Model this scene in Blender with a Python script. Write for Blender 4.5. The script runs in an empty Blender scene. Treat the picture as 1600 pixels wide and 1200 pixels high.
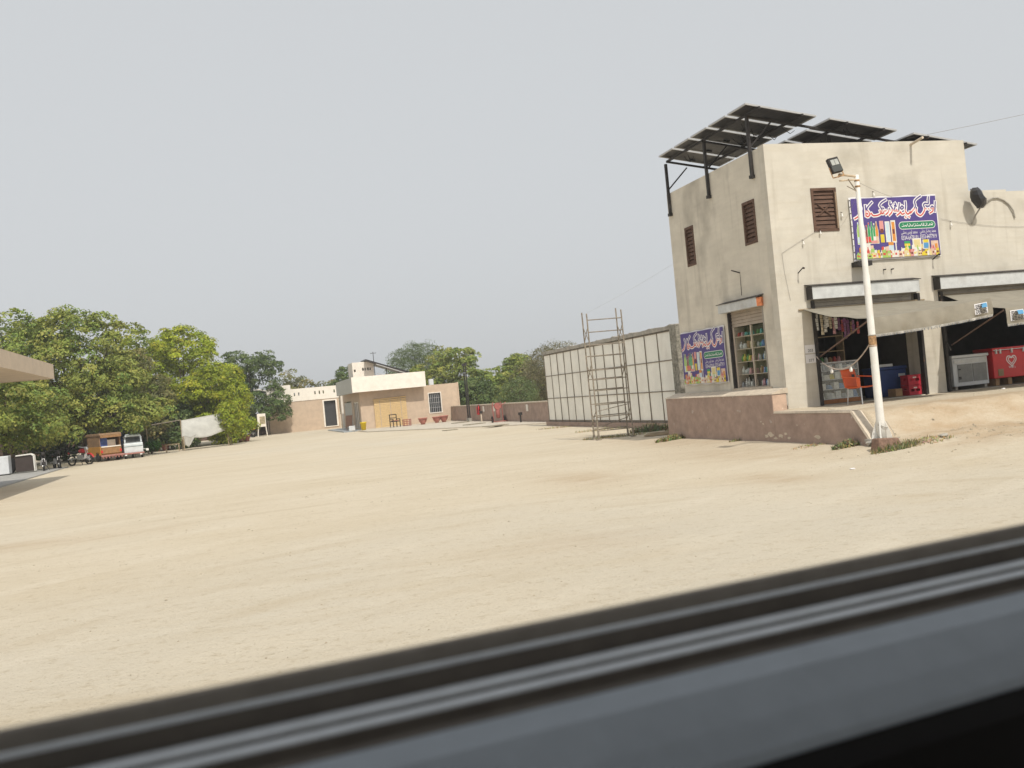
import bpy, math, random
import numpy as np
from mathutils import Vector, Matrix

# ------------------------------------------------------------------ camera, world, sun, exposure
sc = bpy.context.scene
A = math.radians(16.4)                      # yaw of the shop's street front
CX, CY = 6.537, 23.0                        # shop corner in the world
COS, SIN = math.cos(A), math.sin(A)
def W(s, t, z=0.0):                         # shop frame (s along the front, t away from it) -> world
    return Vector((CX + s*COS - t*SIN, CY + s*SIN + t*COS, z))

CAM_H = 1.85
cam_d = bpy.data.cameras.new('camera'); cam = bpy.data.objects.new('camera', cam_d)
sc.collection.objects.link(cam); sc.camera = cam
cam_d.sensor_width = 36.0; cam_d.lens = 33.75
cam_d.clip_start = 0.02; cam_d.clip_end = 9000
roll, pitch = math.radians(5.4), math.atan(12/1500)
fw = Vector((0, math.cos(pitch), math.sin(pitch))); r0 = Vector((1, 0, 0)); u0 = r0.cross(fw)
rt = r0*math.cos(roll) - u0*math.sin(roll); up = r0*math.sin(roll) + u0*math.cos(roll)
cam.matrix_world = Matrix(((rt.x, up.x, -fw.x, 0), (rt.y, up.y, -fw.y, 0), (rt.z, up.z, -fw.z, CAM_H), (0, 0, 0, 1)))
cam_d.dof.use_dof = True; cam_d.dof.focus_distance = 25.0; cam_d.dof.aperture_fstop = 6.5

SUN_EL = math.radians(50)
sun_h = Vector((0.365, -0.931, 0)).normalized()
to_sun = Vector((sun_h.x*math.cos(SUN_EL), sun_h.y*math.cos(SUN_EL), math.sin(SUN_EL)))
world = bpy.data.worlds.new('World'); sc.world = world; world.use_nodes = True
nt = world.node_tree; bg = nt.nodes['Background']
sky = nt.nodes.new('ShaderNodeTexSky'); sky.sky_type = 'NISHITA'; sky.sun_disc = False
sky.sun_elevation = SUN_EL; sky.sun_rotation = math.atan2(to_sun.x, to_sun.y)
sky.air_density = 1.0; sky.dust_density = 6.0; sky.ozone_density = 1.0; sky.altitude = 50
hsv = nt.nodes.new('ShaderNodeHueSaturation'); hsv.inputs['Saturation'].default_value = 0.3
mixw = nt.nodes.new('ShaderNodeMixRGB'); mixw.inputs[0].default_value = 0.8
mixw.inputs[2].default_value = (7.2, 7.45, 7.65, 1)       # dust-laden air: even pale grey
nt.links.new(sky.outputs[0], hsv.inputs['Color']); nt.links.new(hsv.outputs[0], mixw.inputs[1])
nt.links.new(mixw.outputs[0], bg.inputs[0]); bg.inputs[1].default_value = 0.1
sun_d = bpy.data.lights.new('sun', 'SUN'); sun = bpy.data.objects.new('sun', sun_d); sc.collection.objects.link(sun)
sun_d.energy = 3.1; sun_d.angle = math.radians(1.0); sun_d.color = (1.0, 0.945, 0.845)
sun.rotation_euler = to_sun.to_track_quat('Z', 'Y').to_euler()
sc.view_settings.view_transform = 'Standard'; sc.view_settings.look = 'None'
sc.view_settings.exposure = 0.0; sc.view_settings.gamma = 1.0
sc.cycles.max_bounces = 6; sc.cycles.diffuse_bounces = 3; sc.cycles.transparent_max_bounces = 8
sc.cycles.use_denoising = True

rng = random.Random(7)
nrng = np.random.default_rng(7)
COL = sc.collection

# ------------------------------------------------------------------ materials
MATS = {}
def mat(name, col, rough=0.85, var=0.12, scale=5.0, bump=0.0, bscale=40.0, metal=0.0, col2=None, streak=None,
        stain=None, spec=0.3, stretch=None, wear=None, drip=None):
    if name in MATS: return MATS[name]
    m = bpy.data.materials.new(name); m.use_nodes = True; n = m.node_tree.nodes; L = m.node_tree.links
    b = n['Principled BSDF']; b.inputs['Roughness'].default_value = rough; b.inputs['Metallic'].default_value = metal
    b.inputs['Specular IOR Level'].default_value = spec
    tc = n.new('ShaderNodeTexCoord'); src = tc.outputs['Object']
    if stretch:
        mp = n.new('ShaderNodeMapping'); mp.inputs['Scale'].default_value = stretch; L.new(src, mp.inputs[0]); src2 = mp.outputs[0]
    else: src2 = src
    nz = n.new('ShaderNodeTexNoise'); nz.inputs['Scale'].default_value = scale; nz.inputs['Detail'].default_value = 6; nz.inputs['Roughness'].default_value = 0.65
    L.new(src2, nz.inputs['Vector'])
    mx = n.new('ShaderNodeMixRGB'); c2 = col2 or tuple(c*(1-2*var) for c in col); c1 = col if col2 else tuple(min(1, c*(1+var)) for c in col)
    mx.inputs[1].default_value = (*c2, 1); mx.inputs[2].default_value = (*c1, 1)
    rp = n.new('ShaderNodeMapRange'); rp.inputs[1].default_value = 0.3; rp.inputs[2].default_value = 0.7
    L.new(nz.outputs[0], rp.inputs[0]); L.new(rp.outputs[0], mx.inputs[0]); out = mx.outputs[0]
    def layer(out, c, amount, sc_, mapscale, lo, hi):
        mp = n.new('ShaderNodeMapping'); mp.inputs['Scale'].default_value = mapscale; mp.inputs['Location'].default_value = (3.1, 1.7, 5.3); L.new(src, mp.inputs[0])
        z = n.new('ShaderNodeTexNoise'); z.inputs['Scale'].default_value = sc_; z.inputs['Detail'].default_value = 5; L.new(mp.outputs[0], z.inputs['Vector'])
        r = n.new('ShaderNodeMapRange'); r.inputs[1].default_value = lo; r.inputs[2].default_value = hi; r.inputs[4].default_value = amount; L.new(z.outputs[0], r.inputs[0])
        k = n.new('ShaderNodeMixRGB'); k.inputs[2].default_value = (*c, 1); L.new(r.outputs[0], k.inputs[0]); L.new(out, k.inputs[1]); return k.outputs[0]
    if streak: out = layer(out, streak[0], streak[1], streak[2], streak[3], 0.45, 0.75)
    if stain: out = layer(out, stain[0], stain[1], stain[2], stain[3], 0.55, 0.75)
    if drip: out = layer(out, drip[0], drip[1], drip[2], drip[3], 0.56, 0.78)
    if wear: out = layer(out, wear[0], wear[1], wear[2], wear[3], 0.68, 0.71)
    L.new(out, b.inputs['Base Color'])
    if bump:
        z = n.new('ShaderNodeTexNoise'); z.inputs['Scale'].default_value = bscale; z.inputs['Detail'].default_value = 5; L.new(src2, z.inputs['Vector'])
        bp = n.new('ShaderNodeBump'); bp.inputs['Strength'].default_value = bump; bp.inputs['Distance'].default_value = 0.02
        L.new(z.outputs[0], bp.inputs['Height']); L.new(bp.outputs[0], b.inputs['Normal'])
    MATS[name] = m; return m

def leaf_mat(name, trans=0.28):
    m = bpy.data.materials.new(name); m.use_nodes = True; n = m.node_tree.nodes; L = m.node_tree.links
    b = n['Principled BSDF']; b.inputs['Roughness'].default_value = 0.55; b.inputs['Specular IOR Level'].default_value = 0.25
    a = n.new('ShaderNodeAttribute'); a.attribute_name = 'tint'
    tr = n.new('ShaderNodeBsdfTranslucent'); mx = n.new('ShaderNodeMixShader'); mx.inputs[0].default_value = trans
    L.new(a.outputs['Color'], b.inputs['Base Color']); L.new(a.outputs['Color'], tr.inputs[0])
    L.new(b.outputs[0], mx.inputs[1]); L.new(tr.outputs[0], mx.inputs[2]); L.new(mx.outputs[0], n['Material Output'].inputs[0])
    return m
LEAF = leaf_mat('leaf')

def glass_mat():
    m = bpy.data.materials.new('glass_pane'); m.use_nodes = True; n = m.node_tree.nodes; L = m.node_tree.links
    tr = n.new('ShaderNodeBsdfTransparent'); tr.inputs[0].default_value = (0.96, 0.97, 0.97, 1)
    gl = n.new('ShaderNodeBsdfGlossy'); gl.inputs['Roughness'].default_value = 0.06; gl.inputs[0].default_value = (0.9, 0.95, 1, 1)
    mx = n.new('ShaderNodeMixShader'); mx.inputs[0].default_value = 0.07; L.new(tr.outputs[0], mx.inputs[1]); L.new(gl.outputs[0], mx.inputs[2])
    L.new(mx.outputs[0], n['Material Output'].inputs[0]); return m
GLASS = glass_mat()

M_PLASTER = mat('front_plaster', (0.62, 0.58, 0.50), 0.92, 0.06, 1.6, 0.35, 60, streak=((0.55, 0.50, 0.41), 0.6, 2.0, (0.8, 0.8, 6)), stain=((0.30, 0.27, 0.215), 0.5, 0.9, (1, 1, 0.9)), drip=((0.36, 0.32, 0.25), 0.45, 1.0, (4.5, 4.5, 0.35)))  # plaster of the street front and annex
M_PLASTER_SIDE = mat('cement_plaster', (0.68, 0.63, 0.535), 0.92, 0.06, 1.5, 0.4, 60, streak=((0.56, 0.51, 0.43), 0.45, 2.0, (0.7, 0.7, 5)), stain=((0.29, 0.265, 0.22), 0.65, 0.8, (1, 1, 0.8)), drip=((0.33, 0.30, 0.25), 0.45, 1.0, (4.5, 4.5, 0.3)))
M_CONC = mat('old_concrete', (0.42, 0.39, 0.34), 0.95, 0.15, 4, 0.6, 30, stain=((0.15, 0.14, 0.11), 0.7, 3, (1, 1, 1)))
M_ROUGHC = mat('rough_concrete', (0.33, 0.31, 0.26), 0.97, 0.3, 9, 1.0, 22, stain=((0.12, 0.12, 0.09), 0.8, 5, (1, 1, 1)))
M_CAP = mat('cement_coping', (0.62, 0.53, 0.42), 0.9, 0.12, 6, 0.3, 40)
M_BROWN = mat('brown_wall_paint', (0.41, 0.30, 0.245), 0.85, 0.12, 3, 0.25, 45, stain=((0.25, 0.185, 0.155), 0.7, 1.2, (1, 1, 1.5)), wear=((0.55, 0.50, 0.45), 0.5, 4.5, (1, 1, 1)))
M_TAN = mat('tan_wall_paint', (0.57, 0.445, 0.335), 0.88, 0.07, 2.5, 0.15, 45, stain=((0.46, 0.35, 0.27), 0.5, 1.2, (1, 1, 1.3)))
M_CREAM = mat('cream_paint', (0.86, 0.80, 0.715), 0.8, 0.05, 3, 0.1, 40, stain=((0.7, 0.63, 0.54), 0.35, 1.3, (1, 1, 0.6)))
M_GREYP = mat('shade_and_curtain_grey', (0.55, 0.55, 0.52), 0.7, 0.05, 3)
M_DARKWOOD = mat('brown_shutter_wood', (0.135, 0.075, 0.05), 0.7, 0.25, 5, 0.3, 60, stretch=(1, 1, 6))
M_IRON = mat('dark_painted_steel', (0.045, 0.04, 0.038), 0.55, 0.25, 8, metal=0.2, wear=((0.16, 0.08, 0.045), 0.7, 9, (1, 1, 1)))
M_STEEL = mat('galvanised_sheet', (0.62, 0.63, 0.62), 0.45, 0.1, 4, metal=0.15, stain=((0.40, 0.37, 0.33), 0.5, 2, (1, 1, 1)))
M_SHUT = mat('shutter_slat_steel', (0.36, 0.33, 0.29), 0.55, 0.12, 4, metal=0.2)
M_SHUTD = mat('shutter_slat_tan', (0.42, 0.35, 0.28), 0.6, 0.1, 4)
M_RUSTY = mat('rusted_orange_plate', (0.50, 0.17, 0.07), 0.8, 0.3, 12)
M_WHITE = mat('white_paint', (0.80, 0.78, 0.73), 0.5, 0.05, 5, stain=((0.55, 0.48, 0.38), 0.6, 3, (1, 1, 0.5)))
M_RUST = mat('rust_band', (0.50, 0.30, 0.15), 0.85, 0.5, 11)
M_DARKIN = mat('shade_darkened_plaster', (0.065, 0.058, 0.052), 0.9, 0.15, 3)  # shade of the shop interior put into the plaster colour
M_PURPLE = mat('purple_vinyl', (0.09, 0.065, 0.24), 0.5, 0.08, 2)
M_PWHITE = mat('print_white', (0.82, 0.80, 0.80), 0.5, 0.03, 3)
M_PRED = mat('print_red', (0.60, 0.10, 0.08), 0.5, 0.05, 3)
M_PGREEN = mat('print_green', (0.02, 0.22, 0.10), 0.5, 0.05, 3)
M_CANVAS = mat('awning_canvas', (0.29, 0.262, 0.208), 0.9, 0.08, 3, 0.25, 90, stain=((0.26, 0.23, 0.18), 0.5, 1.6, (1, 1, 1)))
M_FRINGE = mat('fringe_cord', (0.62, 0.60, 0.55), 0.9, 0.2, 30)
M_NAVY = mat('navy_cloth_edge', (0.05, 0.10, 0.22), 0.9, 0.2, 30)
M_PANEL = mat('hoarding_sheet', (0.90, 0.88, 0.81), 0.6, 0.05, 1.5, stain=((0.66, 0.62, 0.54), 0.4, 1.2, (1, 1, 0.4)))
M_FRAME = mat('hoarding_frame_steel', (0.24, 0.20, 0.155), 0.7, 0.2, 8)
M_PIPE = mat('scaffold_pipe', (0.30, 0.255, 0.20), 0.7, 0.25, 10, wear=((0.42, 0.36, 0.28), 0.6, 12, (1, 1, 1)))
M_WOOD = mat('weathered_plank', (0.40, 0.31, 0.20), 0.9, 0.2, 4, 0.3, 30, stretch=(1, 6, 6))
M_ORANGE = mat('orange_plastic', (0.72, 0.12, 0.03), 0.4, 0.06, 5, spec=0.4)
M_RED = mat('red_enamel', (0.62, 0.025, 0.03), 0.35, 0.06, 3, spec=0.45)
M_CRATE = mat('red_crate_plastic', (0.48, 0.03, 0.05), 0.5, 0.1, 5)
M_BLUE = mat('blue_plastic', (0.03, 0.06, 0.20), 0.45, 0.1, 5)
M_FRIDGE = mat('fridge_white', (0.66, 0.68, 0.70), 0.35, 0.05, 3, stain=((0.42, 0.40, 0.36), 0.5, 2, (1, 1, 0.6)))
M_GRILLE = mat('grey_mesh_panel', (0.27, 0.275, 0.27), 0.6, 0.1, 6)
M_CARD = mat('cardboard', (0.38, 0.24, 0.13), 0.9, 0.15, 5)
M_BLACK = mat('black_rubber', (0.02, 0.02, 0.02), 0.7, 0.2, 8)
M_CELL = mat('solar_cell_back', (0.03, 0.028, 0.032), 0.4, 0.2, 6, spec=0.4)
M_CELLW = mat('solar_back_film', (0.13, 0.12, 0.105), 0.5, 0.15, 6)
M_ALU = mat('aluminium_frame', (0.50, 0.50, 0.50), 0.45, 0.06, 6, metal=0.3)
M_BAMBOO = mat('bamboo_blind', (0.72, 0.52, 0.27), 0.8, 0.2, 6, stretch=(2, 2, 14))
M_YEL = mat('yellow_plastic', (0.75, 0.55, 0.02), 0.45, 0.06, 5)
M_POT = mat('red_clay_pot', (0.46, 0.19, 0.15), 0.8, 0.15, 6)
M_REDP = mat('faded_red_paint', (0.38, 0.13, 0.11), 0.7, 0.2, 6)
M_TRUNK = mat('bark', (0.12, 0.09, 0.065), 0.95, 0.3, 6, 0.8, 14, stretch=(1, 1, 0.3))
M_TARP = mat('grey_tarpaulin', (0.52, 0.51, 0.47), 0.8, 0.08, 2, 0.2, 12)
M_VORANGE = mat('van_orange_paint', (0.50, 0.25, 0.05), 0.5, 0.1, 4, stain=((0.35, 0.2, 0.08), 0.5, 3, (1, 1, 1)))
M_VTAN = mat('van_dusty_tan', (0.30, 0.19, 0.11), 0.8, 0.15, 4)
M_VWHITE = mat('van_white_paint', (0.70, 0.74, 0.76), 0.4, 0.06, 4)
M_VPINK = mat('van_bumper_pink', (0.42, 0.20, 0.17), 0.6, 0.15, 8)
M_TINT = mat('tinted_glass', (0.05, 0.055, 0.06), 0.15, 0.1, 4, spec=0.6)
M_SLAB = mat('pale_concrete_slab', (0.56, 0.50, 0.41), 0.92, 0.08, 2, 0.2, 30)
M_CHROME = mat('chrome', (0.6, 0.6, 0.6), 0.3, 0.05, 6, metal=0.8)
M_VINTD = mat('vehicle_trim_plastic', (0.37, 0.415, 0.465), 0.55, 0.04, 35, 0.12, 900, spec=0.5)
M_VSEAL = mat('window_seal_rubber', (0.30, 0.27, 0.235), 0.7, 0.1, 30)
M_VRAIL = mat('rail_highlight_tone', (0.76, 0.80, 0.84), 0.38, 0.06, 40, spec=0.5)  # pale bluish tone paints sky highlights on the strip tops
M_VDK = mat('rubber_and_shade_brown', (0.155, 0.135, 0.115), 0.75, 0.1, 30)
M_VBLACK = mat('vehicle_black_lining', (0.012, 0.011, 0.011), 0.9, 0.1, 20)

# ------------------------------------------------------------------ mesh helpers
class MB:
    def __init__(self): self.v = []; self.f = []; self.m = []; self.k = 0
    def mi(self, k): self.k = k; return self
    def add(self, vs, fs):
        o = len(self.v); self.v += [tuple(p) for p in vs]; self.f += [tuple(i+o for i in f) for f in fs]; self.m += [self.k]*len(fs); return self
    def box(self, x0, x1, y0, y1, z0, z1):
        return self.add([(x0,y0,z0),(x1,y0,z0),(x1,y1,z0),(x0,y1,z0),(x0,y0,z1),(x1,y0,z1),(x1,y1,z1),(x0,y1,z1)],
                        [(0,3,2,1),(4,5,6,7),(0,1,5,4),(1,2,6,5),(2,3,7,6),(3,0,4,7)])
    def hexa(self, p): return self.add(p, [(0,3,2,1),(4,5,6,7),(0,1,5,4),(1,2,6,5),(2,3,7,6),(3,0,4,7)])
    def quad(self, a, b, c, d): return self.add([a, b, c, d], [(0, 1, 2, 3)])
    def tube(self, p0, p1, r, r1=None, n=8):
        p0, p1 = Vector(p0), Vector(p1); d = (p1-p0)
        if d.length < 1e-6: return self
        d.normalize(); a = d.orthogonal().normalized(); b = d.cross(a); r1 = r if r1 is None else r1
        vs = []
        for p, q in ((p0, r), (p1, r1)):
            for i in range(n):
                w = 2*math.pi*i/n; vs.append(p + a*math.cos(w)*q + b*math.sin(w)*q)
        fs = [(i, (i+1) % n, n+(i+1) % n, n+i) for i in range(n)] + [tuple(range(n-1, -1, -1)), tuple(range(n, 2*n))]
        return self.add(vs, fs)
    def path(self, pts, r, n=6):
        for a, b in zip(pts[:-1], pts[1:]): self.tube(a, b, r, n=n)
        return self
    def bar(self, p0, p1, w, h=None):                       # square bar
        p0, p1 = Vector(p0), Vector(p1); d = (p1-p0).normalized(); h = h or w
        a = Vector((0, 0, 1)).cross(d)
        if a.length < 0.05: a = Vector((1, 0, 0))
        a.normalize(); b = d.cross(a)
        vs = [p + a*sx*w/2 + b*sy*h/2 for p in (p0, p1) for sx, sy in ((-1,-1),(1,-1),(1,1),(-1,1))]
        return self.add(vs, [(0,3,2,1),(4,5,6,7),(0,1,5,4),(1,2,6,5),(2,3,7,6),(3,0,4,7)])
    def lathe(self, prof, c=(0,0,0), n=16, axis='z'):
        vs = []
        for r, z in prof:
            for i in range(n):
                w = 2*math.pi*i/n; x, y = r*math.cos(w), r*math.sin(w)
                p = (x, y, z) if axis == 'z' else ((z, x, y) if axis == 'x' else (x, z, y))
                vs.append((p[0]+c[0], p[1]+c[1], p[2]+c[2]))
        fs = [(j*n+i, j*n+(i+1) % n, (j+1)*n+(i+1) % n, (j+1)*n+i) for j in range(len(prof)-1) for i in range(n)]
        fs += [tuple(range(n-1, -1, -1)), tuple(range((len(prof)-1)*n, len(prof)*n))]
        return self.add(vs, fs)
    def ell(self, c, r, n=12, m=8):
        return self.lathe_ell(c, r, n, m)
    def lathe_ell(self, c, r, n, m):
        vs = []
        for j in range(1, m):
            a = math.pi*j/m - math.pi/2
            for i in range(n):
                w = 2*math.pi*i/n; vs.append((c[0]+r[0]*math.cos(a)*math.cos(w), c[1]+r[1]*math.cos(a)*math.sin(w), c[2]+r[2]*math.sin(a)))
        fs = [(j*n+i, j*n+(i+1) % n, (j+1)*n+(i+1) % n, (j+1)*n+i) for j in range(m-2) for i in range(n)]
        fs += [tuple(range(n-1, -1, -1)), tuple(range((m-2)*n, (m-1)*n))]
        return self.add(vs, fs)
    def prism(self, poly, y0, y1, plane='xz'):
        n = len(poly)
        g = (lambda a, b, y: (a, y, b)) if plane == 'xz' else ((lambda a, b, y: (y, a, b)) if plane == 'yz' else (lambda a, b, y: (a, b, y)))
        vs = [g(a, b, y0) for a, b in poly] + [g(a, b, y1) for a, b in poly]
        fs = [tuple(range(n)), tuple(range(2*n-1, n-1, -1))] + [(i, n+i, n+(i+1) % n, (i+1) % n) for i in range(n)]
        return self.add(vs, fs)
    def wall(self, u0, u1, z0, z1, ops, th, place):         # wall with rectangular openings; place(u, depth, z)
        us = sorted({u0, u1, *[a for o in ops for a in o[:2] if u0 < a < u1]}); zs = sorted({z0, z1, *[a for o in ops for a in o[2:] if z0 < a < z1]})
        def solid(i, j):
            if not (0 <= i < len(us)-1 and 0 <= j < len(zs)-1): return False
            u, z = (us[i]+us[i+1])/2, (zs[j]+zs[j+1])/2
            return not any(o[0] < u < o[1] and o[2] < z < o[3] for o in ops)
        for i in range(len(us)-1):
            for j in range(len(zs)-1):
                if not solid(i, j): continue
                a, b, c, d = us[i], us[i+1], zs[j], zs[j+1]
                self.quad(place(a,0,c), place(b,0,c), place(b,0,d), place(a,0,d)); self.quad(place(a,th,c), place(a,th,d), place(b,th,d), place(b,th,c))
                if not solid(i-1, j): self.quad(place(a,0,c), place(a,0,d), place(a,th,d), place(a,th,c))
                if not solid(i+1, j): self.quad(place(b,0,c), place(b,th,c), place(b,th,d), place(b,0,d))
                if not solid(i, j-1): self.quad(place(a,0,c), place(a,th,c), place(b,th,c), place(b,0,c))
                if not solid(i, j+1): self.quad(place(a,0,d), place(b,0,d), place(b,th,d), place(a,th,d))
        return self

ORG = {}
def thing(name, label, cat, s=0, t=0, z=0, rz=0, group=None, local=False):
    o = bpy.data.objects.new(name, None); COL.objects.link(o); o.empty_display_size = 0.2
    o.location = W(s, t, z); o.rotation_euler = (0, 0, A+math.radians(rz))
    o['label'] = label; o['category'] = cat
    if group: o['group'] = group
    ORG[o.name] = (0, 0, 0) if (local or rz) else (s, t, z)
    return o
def mesh_of(name, mb, off=(0,0,0), smooth=False):
    me = bpy.data.meshes.new(name)
    me.from_pydata([(a-off[0], b-off[1], c-off[2]) for a, b, c in mb.v], [], mb.f)
    me.polygons.foreach_set('material_index', mb.m)
    if smooth: me.polygons.foreach_set('use_smooth', [True]*len(me.polygons))
    me.update(); return me
def part(name, mb, mats, parent, smooth=False, bev=0, label=None, kind=None):
    r = parent
    while r.parent: r = r.parent
    me = mb if isinstance(mb, bpy.types.Mesh) else mesh_of(name, mb, ORG.get(r.name, (0,0,0)), smooth)
    if not me.materials:
        for m in (mats if isinstance(mats, (list, tuple)) else [mats]): me.materials.append(m)
    o = bpy.data.objects.new(name, me); COL.objects.link(o); o.parent = parent
    if bev:
        b = o.modifiers.new('bevel', 'BEVEL'); b.width = bev; b.segments = 2; b.limit_method = 'ANGLE'
    if label: o['label'] = label
    if kind: o['kind'] = kind
    return o
def solo(name, label, cat, mb, mats, s=0, t=0, z=0, rz=0, group=None, smooth=False, bev=0, local=False):
    me = mb if isinstance(mb, bpy.types.Mesh) else mesh_of(name, mb, (0,0,0) if (rz or local) else (s, t, z), smooth)
    if not me.materials:
        for m in (mats if isinstance(mats, (list, tuple)) else [mats]): me.materials.append(m)
    o = bpy.data.objects.new(name, me); COL.objects.link(o); o.location = W(s, t, z); o.rotation_euler = (0, 0, A+math.radians(rz))
    o['label'] = label; o['category'] = cat
    if group: o['group'] = group
    if bev:
        b = o.modifiers.new('bevel', 'BEVEL'); b.width = bev; b.segments = 2; b.limit_method = 'ANGLE'
    return o
def copy_tree(o, parent=None):
    c = o.copy(); COL.objects.link(c); c.parent = parent
    for ch in list(o.children): copy_tree(ch, c)
    return c
def dup(o, label, s, t, z, rz=0, scale=None):
    c = copy_tree(o); c.location = W(s, t, z); c.rotation_euler = (0, 0, A+math.radians(rz)); c['label'] = label
    if scale: c.scale = (scale,)*3
    return c
def struct(name, mb, mats, s=0, t=0, z=0, smooth=False, kind='structure'):
    me = mesh_of(name, mb, (s, t, z), smooth)
    for m in (mats if isinstance(mats, (list, tuple)) else [mats]): me.materials.append(m)
    o = bpy.data.objects.new(name, me); COL.objects.link(o); o.location = W(s, t, z); o.rotation_euler = (0, 0, A); o['kind'] = kind
    return o

# ------------------------------------------------------------------ ground
def sstep(a, b, x):
    x = min(1.0, max(0.0, (x-a)/(b-a))); return x*x*(3-2*x)
def ramp(t):
    pts = [(-30, 0.0), (-9.0, 0.02), (-6.2, 0.07), (-4.9, 0.13), (-4.2, 0.21), (-3.7, 0.24), (-3.45, 0.42), (-3.05, 0.735), (-2.7, 0.76), (-2.1, 0.775), (-1.4, 0.80), (30, 0.80)]
    for (a, za), (b, zb) in zip(pts[:-1], pts[1:]):
        if a <= t <= b: return za + (zb-za)*(t-a)/(b-a)
    return 0.0
def noise2(x, y, seed=0):
    return (math.sin(x*1.3+seed)*math.cos(y*1.7-seed*0.7) + 0.5*math.sin(x*2.9-y*2.1+seed*1.9) + 0.35*math.sin(x*5.3+y*4.1+seed*0.4) + 0.2*math.cos(x*9.7-y*8.3+seed))/2.0
def gh(s, t):
    w = min(2.2, max(0.0, -3.5-t)*1.1)
    k = sstep(-0.36-w, -0.16+w*0.6, s) * (1-sstep(4.5, 5.6, t) if t > 4 else 1)
    h = ramp(t)*k
    if t > 5.6: h = 0.0
    if -1.6 < s < -0.3 and -4 < t < 7: h += 0.07*sstep(-1.6, -0.5, s)*(1-0.3*sstep(3, 7, t))
    d = math.hypot(s+6, t+10)
    am = 0.012 if t < 30 else 0.0
    h += am*noise2(s*0.9, t*0.9, 1.0) + 0.006*noise2(s*3.1, t*2.7, 4.0)*(1 if -25 < t < 12 and -25 < s < 15 else 0)
    rough = sstep(-0.6, 0.6, s)*sstep(-6.5, -4.6, t)*(1-sstep(-2.9, -2.2, t))
    h += rough*0.05*noise2(s*2.3, t*3.3, 7.0)
    return h
def axis(fine0, fine1, step, far):
    a = list(np.arange(fine0, fine1+1e-6, step)); x, st_ = fine1, step
    while x < far: st_ *= 1.22; x += st_; a.append(x)
    x, st_ = fine0, step
    while x > -far: st_ *= 1.22; x -= st_; a.insert(0, x)
    return a
gs = axis(-6, 9, 0.13, 800); gt = axis(-15, 1.5, 0.13, 800)
mb = MB(); NS = len(gs); soil = []
for t in gt:
    for s in gs:
        mb.v.append((s, t, gh(s, t)))
        b = sstep(-1.0, 0.8, s)*sstep(-6.6, -4.4, t)*(1-sstep(-2.6, -1.9, t))
        b = max(b, 0.65*math.exp(-((s+6.2)/0.8)**2-((t+2.2)/1.5)**2), 0.7*math.exp(-((s+4.2)/0.6)**2-((t+6.0)/1.0)**2), 0.6*math.exp(-((s+16.4)/1.6)**2-((t+1.9)/0.8)**2), 0.35*math.exp(-((s+8.9)/0.9)**2-((t+9.5)/0.8)**2), 0.55*math.exp(-((s+2.0)/1.5)**2-((t+1.0)/3.0)**2), 0.6*math.exp(-((s+0.9)/1.0)**2-((t-5)/5.0)**2))
        soil.append(b)
for j in range(len(gt)-1):
    for i in range(NS-1):
        a = j*NS+i; mb.f.append((a, a+1, a+NS+1, a+NS)); mb.m.append(0)
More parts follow.
